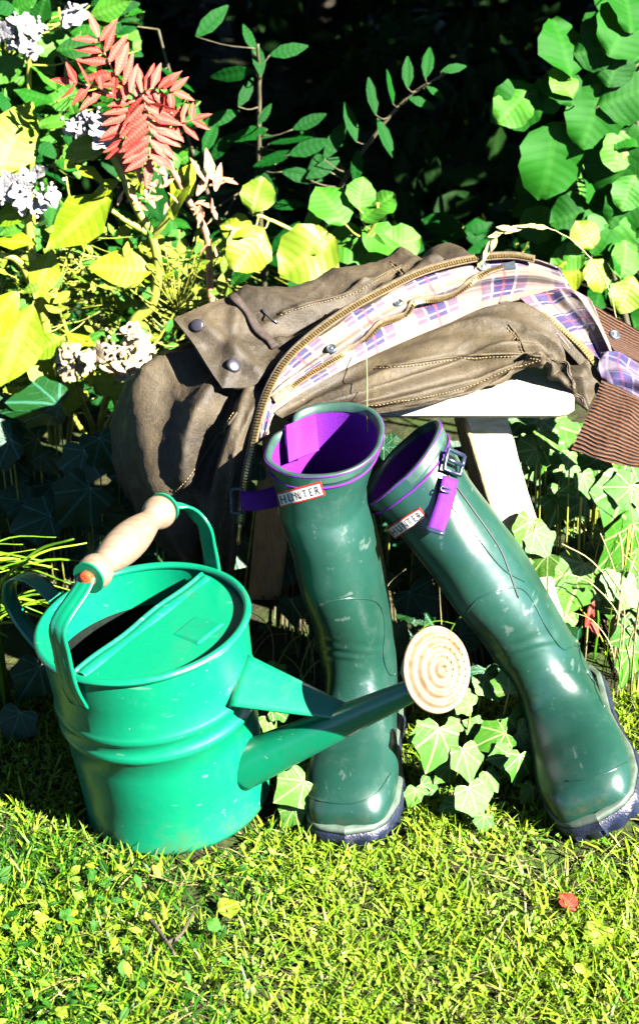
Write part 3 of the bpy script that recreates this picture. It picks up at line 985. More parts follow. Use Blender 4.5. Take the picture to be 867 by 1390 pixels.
def cloth(name, A, mat, parent=jacket, th=.0022, label=None):
    N = nrm(np.cross(np.gradient(A, axis=1), np.gradient(A, axis=0)))
    if ((CAM - A) * N).sum(-1).mean() < 0: N = -N
    B = A - N * th
    uv = uvm(A)
    mb = MB().grid(A, uv).grid(B, uv, flip=True)
    # rounded hem
    for a, b, u1 in ((A[0], B[0], uv[0]), (A[-1], B[-1], uv[-1]), (A[:, 0], B[:, 0], uv[:, 0]), (A[:, -1], B[:, -1], uv[:, -1])):
        mb.grid(np.array((a, b)), np.array((u1, u1)))
    o = obj(name, mb, mat, parent, label=label)
    return o, Surf(A)
def g(x, c, w): return math.exp(-((x - c) / w) ** 2)

# outer shell, upper part (from the skyline down to the zip)
upA = patch([
    [(262, 476, .46), (318, 425, .50), (425, 405, .54), (505, 385, .57), (575, 365, .60), (640, 372, .60), (715, 380, .58)],
    [(248, 440, .42), (312, 399, .44), (420, 377, .475), (515, 344, .51), (572, 336, .535), (640, 345, .54), (712, 350, .52)],
    [(275, 470, .36), (335, 438, .39), (432, 412, .425), (512, 382, .455), (580, 356, .485), (642, 350, .495), (712, 351, .485)],
    [(312, 515, .315), (362, 482, .34), (440, 440, .378), (515, 402, .412), (583, 370, .445), (643, 354, .462), (712, 353, .462)],
    [(352, 572, .262), (385, 493, .300), (455, 436, .345), (515, 398, .378), (575, 369, .412), (640, 353, .437), (712, 352, .447)]],
    110, 70, lambda u, v: .9 * g(v, .40 + .25 * u, .05) * g(u, .72, .2) - .8 * g(u - .25 * v, .60, .03) + .6 * g(u - .3 * v, .66, .04) - 1.0 * g(v - u * .35, .22, .05) * g(u, .9, .15) + .9 * g(v + .3 * u, .62, .03) * g(u, .35, .2) - .8 * g(v + .3 * u, .70, .03) * g(u, .35, .2) + 1.1 * (.3 - abs(math.sin(u * 17 - v * 6 + 1.4 * math.sin(v * 4)))) , .0105, .10, 1.0)
oA, sA = cloth('outer_shell', upA, M['wax'])
# sleeve and skirt hanging down on the left
upB = patch([
    [(300, 452, .44), (318, 450, .42), (335, 470, .38), (352, 500, .335), (368, 520, .300)],
    [(205, 505, .46), (215, 488, .40), (262, 488, .345), (310, 520, .302), (364, 533, .283)],
    [(170, 552, .48), (176, 530, .385), (235, 535, .310), (300, 560, .268), (352, 572, .255)],
    [(160, 600, .49), (158, 590, .375), (222, 590, .285), (288, 612, .250), (343, 608, .238)],
    [(172, 650, .48), (166, 640, .37), (220, 645, .272), (282, 660, .240), (335, 650, .225)],
    [(205, 690, .46), (196, 690, .36), (235, 696, .268), (285, 706, .236), (329, 700, .220)],
    [(240, 740, .44), (225, 742, .35), (255, 748, .268), (288, 756, .240), (322, 752, .228)],
    [(262, 772, .42), (250, 775, .34), (272, 780, .275), (292, 786, .252), (316, 782, .246)]],
    80, 100, lambda u, v: 1.6 * g(u - .25 * (v - .4), .42, .06) - 2.0 * g(u + .22 * (v - .5), .70, .06) + 1.2 * g(u + .15 * (v - .5), .82, .05) - 1.3 * g(u - .2 * v, .22, .05) + 1.1 * g(u + .1 * v, .30, .05) * g(v, .75, .2) + .8 * (1 - 2 * abs(math.sin(u * 11 + v * 3.5 + 1.2 * math.sin(v * 5)))), .0115, .06, 4.0)
oB, sB = cloth('sleeve', upB, M['wax'])
# tartan facing between the outer zip and the front panel
upD = patch([
    [(345, 600, .240), (363, 532, .275), (385, 493, .298), (455, 436, .343), (515, 398, .376), (575, 369, .410), (640, 353, .435), (712, 350, .440), (757, 364, .425)],
    [(350, 600, .241), (370, 540, .278), (402, 503, .308), (465, 457, .338), (525, 417, .372), (583, 388, .403), (647, 371, .425), (715, 366, .430), (768, 380, .42)],
    [(356, 596, .238), (373, 545, .272), (418, 512, .303), (472, 477, .330), (533, 438, .365), (590, 413, .395), (652, 392, .415), (712, 384, .418), (773, 388, .412)],
    [(362, 590, .238), (378, 556, .275), (432, 528, .298), (480, 504, .322), (540, 474, .355), (600, 447, .380), (650, 426, .398), (703, 407, .405), (778, 394, .405)]],
    110, 36, lambda u, v: 1.3 * g(v, .5, .09) - 1.2 * g(v, .62, .06) - .8 * g(v, .08, .05), .0055, .08, 9.0)
oD, sD = cloth('tartan_lining', upD, M['plaid'], label='cream and violet tartan lining')
# lower front panel lying on the seat
upE = patch([
    [(372, 560, .268), (432, 520, .300), (520, 476, .348), (605, 440, .372), (660, 416, .388), (712, 412, .392), (752, 440, .380), (790, 478, .360), (820, 515, .340)],
    [(380, 566, .265), (440, 532, .285), (532, 494, .312), (612, 462, .347), (668, 438, .362), (716, 438, .365), (752, 465, .355), (786, 498, .340), (815, 525, .325)],
    [(392, 572, .262), (452, 548, .260), (545, 520, .288), (622, 495, .325), (682, 470, .338), (722, 465, .342), (752, 482, .335), (780, 510, .322), (806, 538, .310)],
    [(402, 578, .260), (470, 564, .262), (565, 549, .264), (632, 532, .295), (685, 509, .312), (730, 491, .318), (752, 494, .316), (774, 525, .302), (796, 556, .292)],
    [(402, 582, .262), (470, 569, .264), (565, 553, .268), (632, 536, .303), (685, 513, .320), (730, 496, .328), (752, 499, .326), (774, 530, .312), (796, 560, .302)]],
    110, 60, lambda u, v: 1.3 * g(v - .22 * u, .42, .035) - .9 * g(v - .2 * u, .50, .05) + 1.0 * g(v + .5 * u, .72, .05) * g(u, .75, .2) - 1.5 * g(u, .86 - .1 * v, .03) + 1.1 * g(u, .90, .03) + .9 * g(u - .6 * v, .2, .06) + 1.2 * g(v - .12 * u, .62, .02) * g(u, .45, .25) - 1.0 * g(v - .12 * u, .68, .025) * g(u, .45, .25) + (v ** 3) * 1.6 * math.sin(u * 42) * g(u, .62, .16) + .9 * (.3 - abs(math.sin(v * 9 - u * 3 + 1.2 * math.sin(u * 7)))), .0075, .07, 14.0)
oE, sE = cloth('front_panel', upE, M['wax'])
# right side: placket, second zip, tartan fold, collar
upP = patch([
    [(676, 410, .396), (720, 432, .382), (760, 468, .362), (795, 505, .342), (822, 530, .326)],
    [(690, 408, .398), (735, 432, .382), (776, 468, .362), (806, 500, .344), (824, 518, .332)]], 60, 8, None, .002, .1, 20.0)
oP, sP = cloth('zip_placket', upP, M['wax'], th=.003)
upF = patch([
    [(705, 404, .398), (740, 396, .405), (772, 392, .402), (800, 405, .395)],
    [(726, 424, .386), (755, 415, .392), (785, 410, .395), (812, 432, .385)],
    [(760, 458, .366), (786, 447, .375), (808, 445, .378), (826, 465, .368)],
    [(795, 500, .345), (812, 492, .352), (826, 488, .356), (838, 498, .352)],
    [(818, 524, .330), (828, 520, .333), (838, 518, .336), (850, 522, .335)]], 50, 60, lambda u, v: -1.6 * g(u - v * .2, .35, .10) + 1.2 * g(u, .75, .12), .005, .1, 23.0)
oF, sF = cloth('tartan_fold', upF, M['plaid'], label='dark blue check fold of the tartan lining')
M['plaid_blue'] = plaid_mat('blue_tartan', .45)
upG = patch([
    [(815, 478, .352), (840, 480, .35), (870, 496, .345), (900, 515, .34)],
    [(812, 500, .335), (842, 502, .332), (872, 520, .328), (900, 540, .325)],
    [(822, 526, .325), (850, 532, .322), (875, 545, .32), (900, 558, .32)]], 40, 30, lambda u, v: 1.6 * math.sin(v * 9 + u * 5), .004, .06, 27.0)
cloth('striped_sleeve_lining', upG, M['plaid_blue'], label='blue and white checked sleeve lining')
upH = patch([
    [(802, 412, .405), (838, 432, .40), (872, 452, .395), (915, 480, .39)],
    [(812, 445, .385), (846, 462, .382), (876, 478, .378), (915, 505, .375)],
    [(835, 478, .358), (856, 484, .358), (880, 500, .356), (915, 528, .355)]], 50, 24, None, .004, .08, 31.0)
oH, sH = cloth('collar_stand', upH, M['cord'], label='dark brown corduroy collar stand')
upC = patch([
    [(816, 516, .322), (850, 530, .315), (885, 552, .31), (930, 578, .305)],
    [(803, 550, .305), (842, 565, .298), (885, 588, .293), (930, 610, .29)],
    [(788, 582, .292), (832, 600, .283), (882, 618, .278), (930, 634, .275)],
    [(775, 610, .284), (820, 626, .274), (878, 638, .268), (930, 650, .265)]], 60, 60, lambda u, v: .8 * g(u + v * .3, .5, .12), .005, .05, 35.0)
oC, sC = cloth('corduroy_collar', upC, M['cord'], th=.005, label='ribbed brown corduroy collar hanging over the seat end')
# pocket flap with a stud
upI = patch([
    [(236, 433, .345), (285, 411, .372), (316, 402, .388)],
    [(264, 468, .318), (305, 446, .342), (345, 436, .362)],
    [(284, 500, .296), (330, 482, .318), (372, 470, .340)],
    [(302, 527, .280), (348, 521, .290), (386, 478, .318)]], 50, 50, lambda u, v: 1.4 * g(u - v * .5, .12, .12) - .8 * g(v, .45, .1) + 1.0 * g(u + v, 1.0, .12), .0055, .12, 40.0)
oI, sI = cloth('pocket_flap', upI, M['wax'], th=.003)
# cuff strap with ribbed edge
p, n_ = sI.line([(316, 404), (335, 428), (352, 452), (374, 474)], 40, .0015)
obj('cuff_rib', MB().strip(p, n_, .010, .0035, 7, .001), M['dark_tape'], oI)

def stud(name, sf, px, py, r, mat, parent, ring=True):
    c, n_ = sf.pick(px, py)
    a = nrm(np.cross(n_, Z)); b = np.cross(a, n_)
    prof = [(r, -.001), (r * 1.02, .001), (r * .9, .0026), (r * .72, .0030), (r * .6, .0020 if ring else .0033), (r * .35, .0019 if ring else .0036), (r * .2, .003 if ring else .0037), (.0001, .0034 if ring else .0037)]
    A = np.array([[c + (a * math.cos(t) + b * math.sin(t)) * q + n_ * h for t in np.linspace(0, 2 * np.pi, 20, endpoint=False)] for q, h in prof])
    return obj(name, MB().grid(A, closed=True), mat, parent)
stud('stud', sI, 317, 496, .0085, M['stud'], oI, False)
stud('stud', sI, 268, 442, .0075, M['stud'], oI, False)
for px, py in ((540, 412), (450, 474), (654, 362)):
    stud('press_stud', sD, px, py, .0062, M['steel'], oD)
stud('press_stud', sH, 833, 455, .0070, M['steel'], oH)
# zips
def zipper(pts, nor, parent_mat_w, side=1, step=.0033, size=(.0022, .0048, .0024), root=jacket, tape_w=.011):
    pts = np.asarray(pts)
    zp = obj('zip_tape', MB().strip(pts, nor, tape_w, .0012, 5), M['tape'], root)
    L = np.concatenate(([0], np.cumsum(np.linalg.norm(np.diff(pts, axis=0), axis=1))))
    t = nrm(np.gradient(pts, axis=0))
    mb = MB()
    for s_ in np.arange(0, L[-1], step):
        c = np.array([np.interp(s_, L, pts[:, k]) for k in range(3)])
        tt = nrm(np.array([np.interp(s_, L, t[:, k]) for k in range(3)])); nn_ = nrm(np.array([np.interp(s_, L, nor[:, k]) for k in range(3)]))
        a = nrm(np.cross(tt, nn_)); nn_ = np.cross(a, tt)
        mb.box(c + nn_ * .0024 + a * side * tape_w * .18, size, np.stack((tt, a, nn_), 1))
    obj('zip_teeth', mb, M['brass'], zp, smooth=False, kind='stuff')
    return zp, mb
def path(pts, n):
    p = catmull([P(*q) for q in pts], n)
    return p
up_n = nrm(np.array((0.0, -.62, .78)))
zn = lambda n, a=(.0, -.62, .78), b=(.0, -.62, .78): nrm(np.linspace(a, b, n))
z1 = path([(326, 712, .214), (333, 650, .218), (342, 607, .230), (350, 572, .245), (363, 532, .268), (385, 493, .292), (420, 458, .318), (473, 420, .348), (520, 394, .374), (575, 368, .405), (637, 352, .430), (690, 347, .438), (725, 352, .434)], 150)
zp1, _ = zipper(z1, zn(150, (-.5, -.8, .3), (.1, -.5, .85)), 0)
zz = z1[0]
pl = MB().tube(catmull([zz + np.array((.001, -.004, .004)), zz + np.array((-.001, -.006, -.008)), zz + np.array((-.002, -.006, -.022))], 12), [.002, .0026, .0028, .0024, .0022, .002, .002, .0022, .0026, .003, .003, .002], 8)
obj('zip_pull', pl, M['brass'], zp1)
z2, zn2 = sD.line([(370, 543), (398, 524), (426, 507), (452, 490), (478, 471), (500, 452), (513, 438), (530, 431), (548, 426), (556, 414), (566, 408), (596, 403), (617, 396), (640, 381), (662, 370), (684, 365)], 150, .0022, 40)
zp2, _ = zipper(z2, zn2, 0, 1, .003, (.0018, .0034, .002), tape_w=.009)
c, n_ = sD.pick(690, 366)
pb2 = MB().box(c + n_ * .004, (.016, .009, .004), rotm('Y', R(-12)) @ rotm('X', R(40)))
obj('zip_pull', pb2, M['steel'], zp2, smooth=False)
z3 = path([(706, 412, .401), (730, 424, .392), (750, 436, .384), (784, 466, .367), (806, 492, .351), (820, 514, .338)], 70)
zipper(z3, zn(70, (.1, -.55, .82), (.2, -.75, .6)), 0, 1, .0036, (.0024, .006, .003))
# seams: thin ridge plus a row of stitches
def seam(sf, pts, parent, n=90, ridge=True):
    p, nn_ = sf.line(pts, n, .0008)
    if ridge: obj('seam', MB().tube(p - nn_ * .0008, .0016, 6), M['wax'], parent)
    mb = MB()
    off_ = nrm(np.cross(np.gradient(p, axis=0), nn_)) * .0035
    L = np.concatenate(([0], np.cumsum(np.linalg.norm(np.diff(p, axis=0), axis=1))))
    for s_ in np.arange(.002, L[-1] - .003, .0042):
        q = [np.array([np.interp(s_ + d, L, (p + off_)[:, k]) for k in range(3)]) for d in (0, .0013, .0026)]
        q[1] = q[1] + nn_[min(n - 1, int(s_ / L[-1] * n))] * .0004
        mb.tube(q, .00055, 4)
    obj('stitching', mb, M['thread'], parent, kind='stuff')
seam(sA, [(380, 425), (420, 411), (470, 398), (520, 372), (545, 360)], oA)
seam(sA, [(530, 355), (545, 366), (556, 380)], oA, 40)
seam(sB, [(322, 560), (300, 590), (275, 625), (255, 655), (240, 672)], oB)
seam(sB, [(318, 640), (310, 680), (302, 720), (298, 760)], oB)
seam(sE, [(500, 500), (560, 492), (620, 484), (690, 480), (735, 484)], oE)
seam(sE, [(470, 552), (560, 538), (630, 522), (685, 500), (735, 484)], oE, 90, False)
seam(sE, [(690, 440), (705, 460), (715, 485)], oE, 40)
# a dark loose thread and a loose straw-coloured thread hanging in front
obj('loose_thread', MB().tube(sA.line([(356, 421), (364, 432), (376, 439)], 14, .002)[0], .0011, 6), M['stud'], oA)

# ------------------------------------------------------------------ leaves
def leaf_geo(wid, n=7, fold=.12, droop=.15, serr=0.0, wave=0.0, seed=0):
    """one leaf, base at the origin, tip at y = 1"""
    r = random.Random(seed)
    V, U, Fc = [], [], []
    ys = .5 - .5 * np.cos(np.linspace(0, 1, n) * math.pi)
    wv = np.interp(ys, np.linspace(0, 1, 120), catmull(np.array([[a] for a in wid]), 120)[:, 0]).clip(.0, None)
    for i, y in enumerate(ys):
        for k, x in enumerate((-1, -.5, 0, .5, 1)):
            h = wv[i] * (1 + (serr * (1 if (i % 2) else -1) if abs(x) == 1 and 0 < i < n - 1 else 0))
            z = fold * abs(x) * h * 1.6 - droop * y * y + wave * math.sin(y * 9 + x * 2 + seed) * abs(x) - fold * 1.3 * x * x * h
            V.append((x * h, y + (.02 if abs(x) == 1 and serr else 0), z)); U.append((x * h, y))
    for i in range(n - 1):
        for k in range(4):
            Fc.append((i * 5 + k, i * 5 + k + 1, i * 5 + k + 6, i * 5 + k + 5))
    return V, Fc, U
def ivy_geo(seed=0, lob=1.0):
    r = random.Random(seed)
    half = [(.14, -.12), (.36, -.12), (.48, .02), (.50, .20), (.63, .38), (.50, .48), (.36, .60), (.20, .80)]
    half = [(x * (1 + r.uniform(-.1, .1)), y + r.uniform(-.04, .04)) for x, y in half]
    out = [(0, 0)] + half + [(0, 1.0)] + [(-x * (1 + r.uniform(-.1, .1)), y) for x, y in half[::-1]]
    out = [tuple(q) for q in catmull(np.array(out + out[:1]), 31)[:-1]]
    V = [(0, .28, .02)]; U = [(0, .0)]
    for s_ in (.5, 1.0):
        for x, y in out:
            X, Y = x * s_, .28 + (y - .28) * s_
            V.append((X, Y, .10 * abs(X) - (.12 + .08 * (seed % 3)) * (X * X + (Y - .28) ** 2) + r.uniform(-.03, .03) * s_))
    n = len(out)
    Fc = [(0, 1 + i, 1 + (i + 1) % n) for i in range(n)] + [(1 + i, 1 + n + i, 1 + n + (i + 1) % n, 1 + (i + 1) % n) for i in range(n)]
    U = [(v[0], v[1] - .02) for v in V]
    return V, Fc, U
SHAPES = {
    'lance': [leaf_geo((.02, .13, .19, .18, .12, .02), 6, .12, d, 0, 0, k) for k, d in enumerate((.1, .25, .02))],
    'oval': [leaf_geo((.04, .22, .31, .29, .17, .01), 8, f_, d, .04, .045, k) for k, (d, f_) in enumerate(((.1, .10), (.45, .25), (.05, -.1), (.25, .35)))],
    'round': [leaf_geo((.10, .36, .46, .48, .44, .30, .03), 13, f_, d, .04, .08, k) for k, (d, f_) in enumerate(((.1, .06), (.3, .16), (.04, -.1), (.2, .22)))],
    'small': [leaf_geo((.05, .24, .28, .18, .01), 5, .12, d, 0, 0, k) for k, d in enumerate((.1, .3))],
    'leaflet': [leaf_geo((.04, .13, .165, .14, .08, .01), 8, .12, d, .10, 0, k) for k, d in enumerate((.08, .25))],
    'petal': [leaf_geo((.12, .38, .45, .35, .1), 5, .06, d, 0, .03, k) for k, d in enumerate((.1, .2))],
    'ivy': [ivy_geo(k) for k in range(4)],
    'disc': [leaf_geo((.1, .40, .48, .42, .12), 5, .05, .08, 0, 0, 1)],
}
LM = {}
def leaf_mesh(shape, mat, k):
    key = (shape, mat, k)
    if key not in LM:
        V, Fc, U = SHAPES[shape][k]
        me = mesh_of('leaf', V, Fc, U)
        me.materials.append(M[mat])
        LM[key] = me
    return LM[key]
def frame_of(d, n):
    y = nrm(d); x = nrm(np.cross(y, n)); z = np.cross(x, y)
    return np.stack((x, y, z), 1)
LIT = nrm(-FWD * .75 + SUN * .8 + Z * .25)
def put_leaf(parent, shape, mat, base, d, n, size, name='leaf'):
    o = bpy.data.objects.new(name, leaf_mesh(shape, mat, random.randrange(len(SHAPES[shape]))))
    COL.objects.link(o)
    m = np.eye(4); m[:3, :3] = frame_of(d, n) * size; m[:3, 3] = base - ORG[parent.name]
    o.parent = parent
    o.matrix_basis = Matrix(m.tolist())
    return o
def leaf_at(parent, shape, mat, px, py, Y, size, ang, tilt=0.0, jit=.35, name='leaf', n=None):
    """a leaf whose middle stands at the pixel's place at depth Y; size in picture pixels, ang the way its tip points"""
    c = P(px, py, Y)
    L = size * ((c - CAM) @ FWD) / F
    a = R(ang)
    d = nrm(RGT * math.cos(a) + UPV * math.sin(a) - FWD * tilt)
    nn_ = nrm((LIT if n is None else n) + rng.normal(0, jit, 3))
    base = c - d * L * .5
    o = put_leaf(parent, shape, mat, base, d, nn_, L, name)
    return base
def stem(parent, pts, r0, r1, mat='stem', name='stem', n=24, seg=7):
    p = catmull([P(*q) for q in pts], n)
    for i in range(n): p[i] += .0015 * np.array((noise.noise(Vector((i * .6, 1, parent.location.x))), noise.noise(Vector((i * .6, 5, 0))), 0))
    return obj(name, MB().tube(p, np.linspace(r0, r1, n), seg), M[mat], parent), p
def petioles(parent, bases, spine, r=.0011, mat='stem'):
    mb = MB()
    for b in bases:
        q = spine[np.argmin(np.linalg.norm(spine - b + np.array((0, 0, .01)), axis=1))]
        mid = (b + q) / 2 + np.array((0, 0, -.004))
        mb.tube(catmull([q, mid, b], 6), [r * 1.5, r * 1.3, r * 1.2, r, r, r], 5)
    if bases: obj('leaf_stalks', mb, M[mat], parent, kind='stuff')
def leaves(parent, shape, mat, L, **k):
    return [leaf_at(parent, shape, mat, *q, **k) for q in L]

# ------------------------------------------------------------------ plants behind, left: red sumac
sumac = thing('sumac_plant', 'red autumn sumac seedling with feathery leaves above the pale shrubs', 'plant', P(200, 560, .74))
_, spine = stem(sumac, [(200, 560, .74), (292, 470, .73), (286, 400, .725), (280, 320, .72), (252, 265, .715), (221, 205, .71), (190, 130, .705)], .006, .0035, 'stem_red', n=40)
def frond(root, tip, n, ln0, mat='red', Y0=.70, Y1=.69, bow=6, narrow=None, down=False, pair=2):
    ln = ln0 * 1.18
    p0, p1 = np.array(root, float), np.array(tip, float)
    perp = np.array((-(p1 - p0)[1], (p1 - p0)[0])) / np.linalg.norm(p1 - p0)
    t = np.linspace(0, 1, 20)
    px = p0 + (p1 - p0) * t[:, None] + perp * (np.sin(t * math.pi) * bow)[:, None]
    W = np.array([P(a, b, Y0 + (Y1 - Y0) * k) for (a, b), k in zip(px, t)])
    obj('leaf_rib', MB().tube(W, np.linspace(.0016, .0007, 20), 5), M['stem_red'], sumac)
    for i in range(n):
        k = .12 + .86 * i / max(1, n - 1)
        j = min(18, int(k * 19))
        d = px[j + 1] - px[j]
        a = math.degrees(math.atan2(-d[1], d[0]))
        s_ = ln * (1 - .45 * abs(k - .45) ** 1.3)
        for sd_ in (-1, 1):
            aa = a + sd_ * random.uniform(50, 66)
            c = px[j] + np.array((math.cos(R(aa)), -math.sin(R(aa)))) * s_ * .5
            leaf_at(sumac, 'leaflet', mat, c[0], c[1], Y0 + (Y1 - Y0) * k - .006, s_, aa, random.uniform(-.2, .35), .42, 'leaflet')
    d = px[-1] - px[-2]; a = math.degrees(math.atan2(-d[1], d[0]))
    leaf_at(sumac, 'leaflet', mat, px[-1][0] + ln * .4 * math.cos(R(a)), px[-1][1] - ln * .4 * math.sin(R(a)), Y1, ln * .8, a, .1, .2, 'leaflet')
frond((184, 134), (134, 50), 6, 40, bow=-6)
frond((178, 142), (100, 112), 5, 34, bow=5)
frond((180, 136), (234, 124), 7, 33, bow=-10)
frond((192, 122), (203, 215), 10, 42, Y0=.695, Y1=.66, bow=-5)
frond((186, 128), (170, 205), 7, 34, Y0=.70, Y1=.68, bow=6)
frond((230, 168), (262, 162), 3, 28, bow=2)
for q in ((284, 222, .70, 44, 100), (296, 240, .70, 40, 80), (270, 230, .70, 40, 120), (300, 246, .70, 34, 20), (312, 245, .70, 24, -20), (276, 250, .70, 36, 60)):
    leaf_at(sumac, 'leaflet', 'pinkdry', *q, name='leaflet')
for k in range(26):
    leaf_at(sumac, 'leaflet', 'pinkdry', random.gauss(200, 20), random.gauss(256, 14), .69, random.uniform(14, 26), random.uniform(0, 360), .1, .6, 'leaflet')
for k in range(14):
    leaf_at(sumac, 'leaflet', 'pinkdry', random.gauss(280, 12), random.uniform(270, 340), .70, random.uniform(14, 26), random.uniform(0, 360), .1, .6, 'leaflet')

# ------------------------------------------------------------------ hydrangeas
def flower_head(parent, px, py, Y, rad, n, mat, name='flower_head'):
    c = P(px, py, Y); s_ = ((c - CAM) @ FWD) / F
    head = obj(name, MB().tube([c + np.array((0, .01, -.03)), c], [.003, .002], 6), M['stem'], parent)
    for k in range(n):
        q = rng.normal(0, 1, 3); q = nrm(q) * rng.uniform(.3, 1) ** .5
        pc = c + (RGT * q[0] + UPV * q[1] * .7) * rad * s_ + FWD * q[2] * .015
        face = nrm(LIT + rng.normal(0, .5, 3))
        rot = rng.uniform(0, 6.28)
        ax = nrm(np.cross(face, (0, 0, 1))); bx = np.cross(face, ax)
        for j in range(4):
            t = rot + j * math.pi / 2
            put_leaf(head, 'petal', mat, pc, ax * math.cos(t) + bx * math.sin(t) + face * .15, face, rng.uniform(11, 18) * s_, 'petal')
    bb = MB()
    for k in range(n * 2):
        q = rng.normal(0, .45, 2)
        pc = c + (RGT * q[0] + UPV * q[1] * .7) * rad * s_ - FWD * rng.uniform(0, .01)
        bb.tube([pc - LIT * .004, pc + LIT * .003], [.0012, .0026], 5)
    obj('buds', bb, M[mat], head, kind='stuff')
    return head
hy1 = thing('hydrangea', 'hydrangea at the left edge with a white lilac flower head on thick stem', 'shrub', P(70, 600, .78), 'hydrangeas behind the can')
_, sp1 = stem(hy1, [(74, 600, .78), (66, 480, .74), (55, 400, .72), (40, 320, .71), (38, 275, .705)], .0095, .005)
_, sp1b = stem(hy1, [(60, 430, .73), (30, 360, .70), (0, 345, .69)], .006, .004)
b = leaves(hy1, 'oval', 'hydr', [(18, 325, .69, 66, 165), (60, 372, .70, 70, 250), (20, 188, .72, 120, 60), (8, 230, .72, 90, 100), (70, 395, .72, 60, 300), (18, 290, .70, 60, 200)])
b += leaves(hy1, 'oval', 'hydr', [(22, 468, .64, 120, 250, .2), (-5, 430, .66, 90, 230, .2), (58, 505, .66, 60, 320)])
petioles(hy1, b, np.vstack((sp1, sp1b)))
flower_head(hy1, 36, 258, .69, 44, 17, 'petal')
hy2 = thing('hydrangea', 'tall bare stemmed hydrangea under the red sumac, big lime leaf and blue white flowers', 'shrub', P(170, 600, .80), 'hydrangeas behind the can')
_, sp2 = stem(hy2, [(168, 600, .80), (175, 455, .74), (205, 415, .73), (214, 370, .72), (206, 320, .72), (182, 275, .72), (160, 225, .715), (138, 190, .71)], .009, .004, n=40)
_, sp2b = stem(hy2, [(206, 325, .72), (232, 290, .71), (242, 265, .71)], .005, .003)
_, sp2c = stem(hy2, [(203, 318, .72), (172, 300, .71), (150, 285, .70)], .005, .003)
b = leaves(hy2, 'oval', 'hydr', [(108, 298, .685, 118, 222, .1), (166, 363, .69, 84, 176, .3), (240, 268, .70, 60, 80), (140, 255, .71, 56, 200), (118, 200, .72, 60, 190), (170, 215, .72, 60, 140), (105, 210, .72, 50, 230), (150, 165, .72, 50, 30), (180, 240, .72, 50, 300), (125, 235, .71, 60, 330), (250, 250, .72, 70, 60)])
petioles(hy2, b, np.vstack((sp2, sp2b, sp2c)))
flower_head(hy2, 128, 172, .705, 42, 15, 'petal')
hy3 = thing('hydrangea', 'low hydrangea with faded beige flower heads beside the jacket sleeve', 'shrub', P(130, 640, .74), 'hydrangeas behind the can')
_, sp3 = stem(hy3, [(130, 640, .74), (140, 560, .70), (165, 500, .66), (190, 470, .645)], .006, .003)
_, sp3b = stem(hy3, [(135, 600, .72), (110, 540, .68), (96, 495, .66)], .005, .003)
flower_head(hy3, 170, 480, .64, 50, 20, 'cream_petal')
flower_head(hy3, 95, 492, .65, 26, 8, 'cream_petal')
b = leaves(hy3, 'oval', 'hydr', [(110, 460, .67, 60, 150), (60, 470, .66, 60, 200), (150, 520, .67, 60, 340), (190, 510, .67, 56, 20), (95, 540, .68, 56, 230), (120, 505, .66, 44, 100), (30, 540, .66, 60, 200)])
petioles(hy3, b, np.vstack((sp3, sp3b)))

hy4 = thing('hydrangea', 'out of focus white hydrangea flowers in the top left corner', 'shrub', P(30, 600, 1.05), 'hydrangeas behind the can')
_, sp4 = stem(hy4, [(40, 600, 1.05), (44, 300, 1.0), (40, 110, .98), (34, 50, .97)], .006, .003)
flower_head(hy4, 32, 48, .965, 40, 14, 'petal')
flower_head(hy4, 92, 14, .97, 18, 5, 'petal')
b = leaves(hy4, 'oval', 'hazel_lit', [(10, 20, .98, 60, 150), (70, 60, .98, 56, 20), (60, 100, .98, 56, 330), (8, 95, .98, 60, 210), (150, 12, .99, 60, 20), (115, 60, .99, 50, 60)])
petioles(hy4, b, sp4)

# ------------------------------------------------------------------ lime branch in the middle
lime = thing('bramble_bush', 'bramble spray of round lime green leaves just behind the jacket', 'shrub', P(430, 620, .86))
_, sl1 = stem(lime, [(440, 620, .86), (470, 420, .80), (440, 345, .76), (405, 318, .74), (370, 300, .73), (338, 288, .725)], .005, .002, n=36)
_, sl2 = stem(lime, [(455, 390, .78), (490, 330, .77), (510, 300, .76), (512, 275, .76)], .004, .002)
b = leaves(lime, 'round', 'lime', [(350, 264, .715, 50, 75), (338, 338, .70, 70, 235, .15), (418, 346, .70, 88, 215, .15), (322, 306, .71, 46, 160), (425, 325, .71, 44, 30), (440, 358, .72, 44, 340)], jit=.2)
b += leaves(lime, 'round', 'hazel_lit', [(452, 276, .76, 66, 120), (512, 280, .76, 56, 40), (490, 262, .77, 44, 80), (470, 330, .77, 60, 200), (520, 325, .77, 70, 330), (545, 330, .78, 56, 20), (430, 290, .77, 40, 190), (500, 340, .76, 50, 250)], jit=.25)
petioles(lime, b, np.vstack((sl1, sl2)))

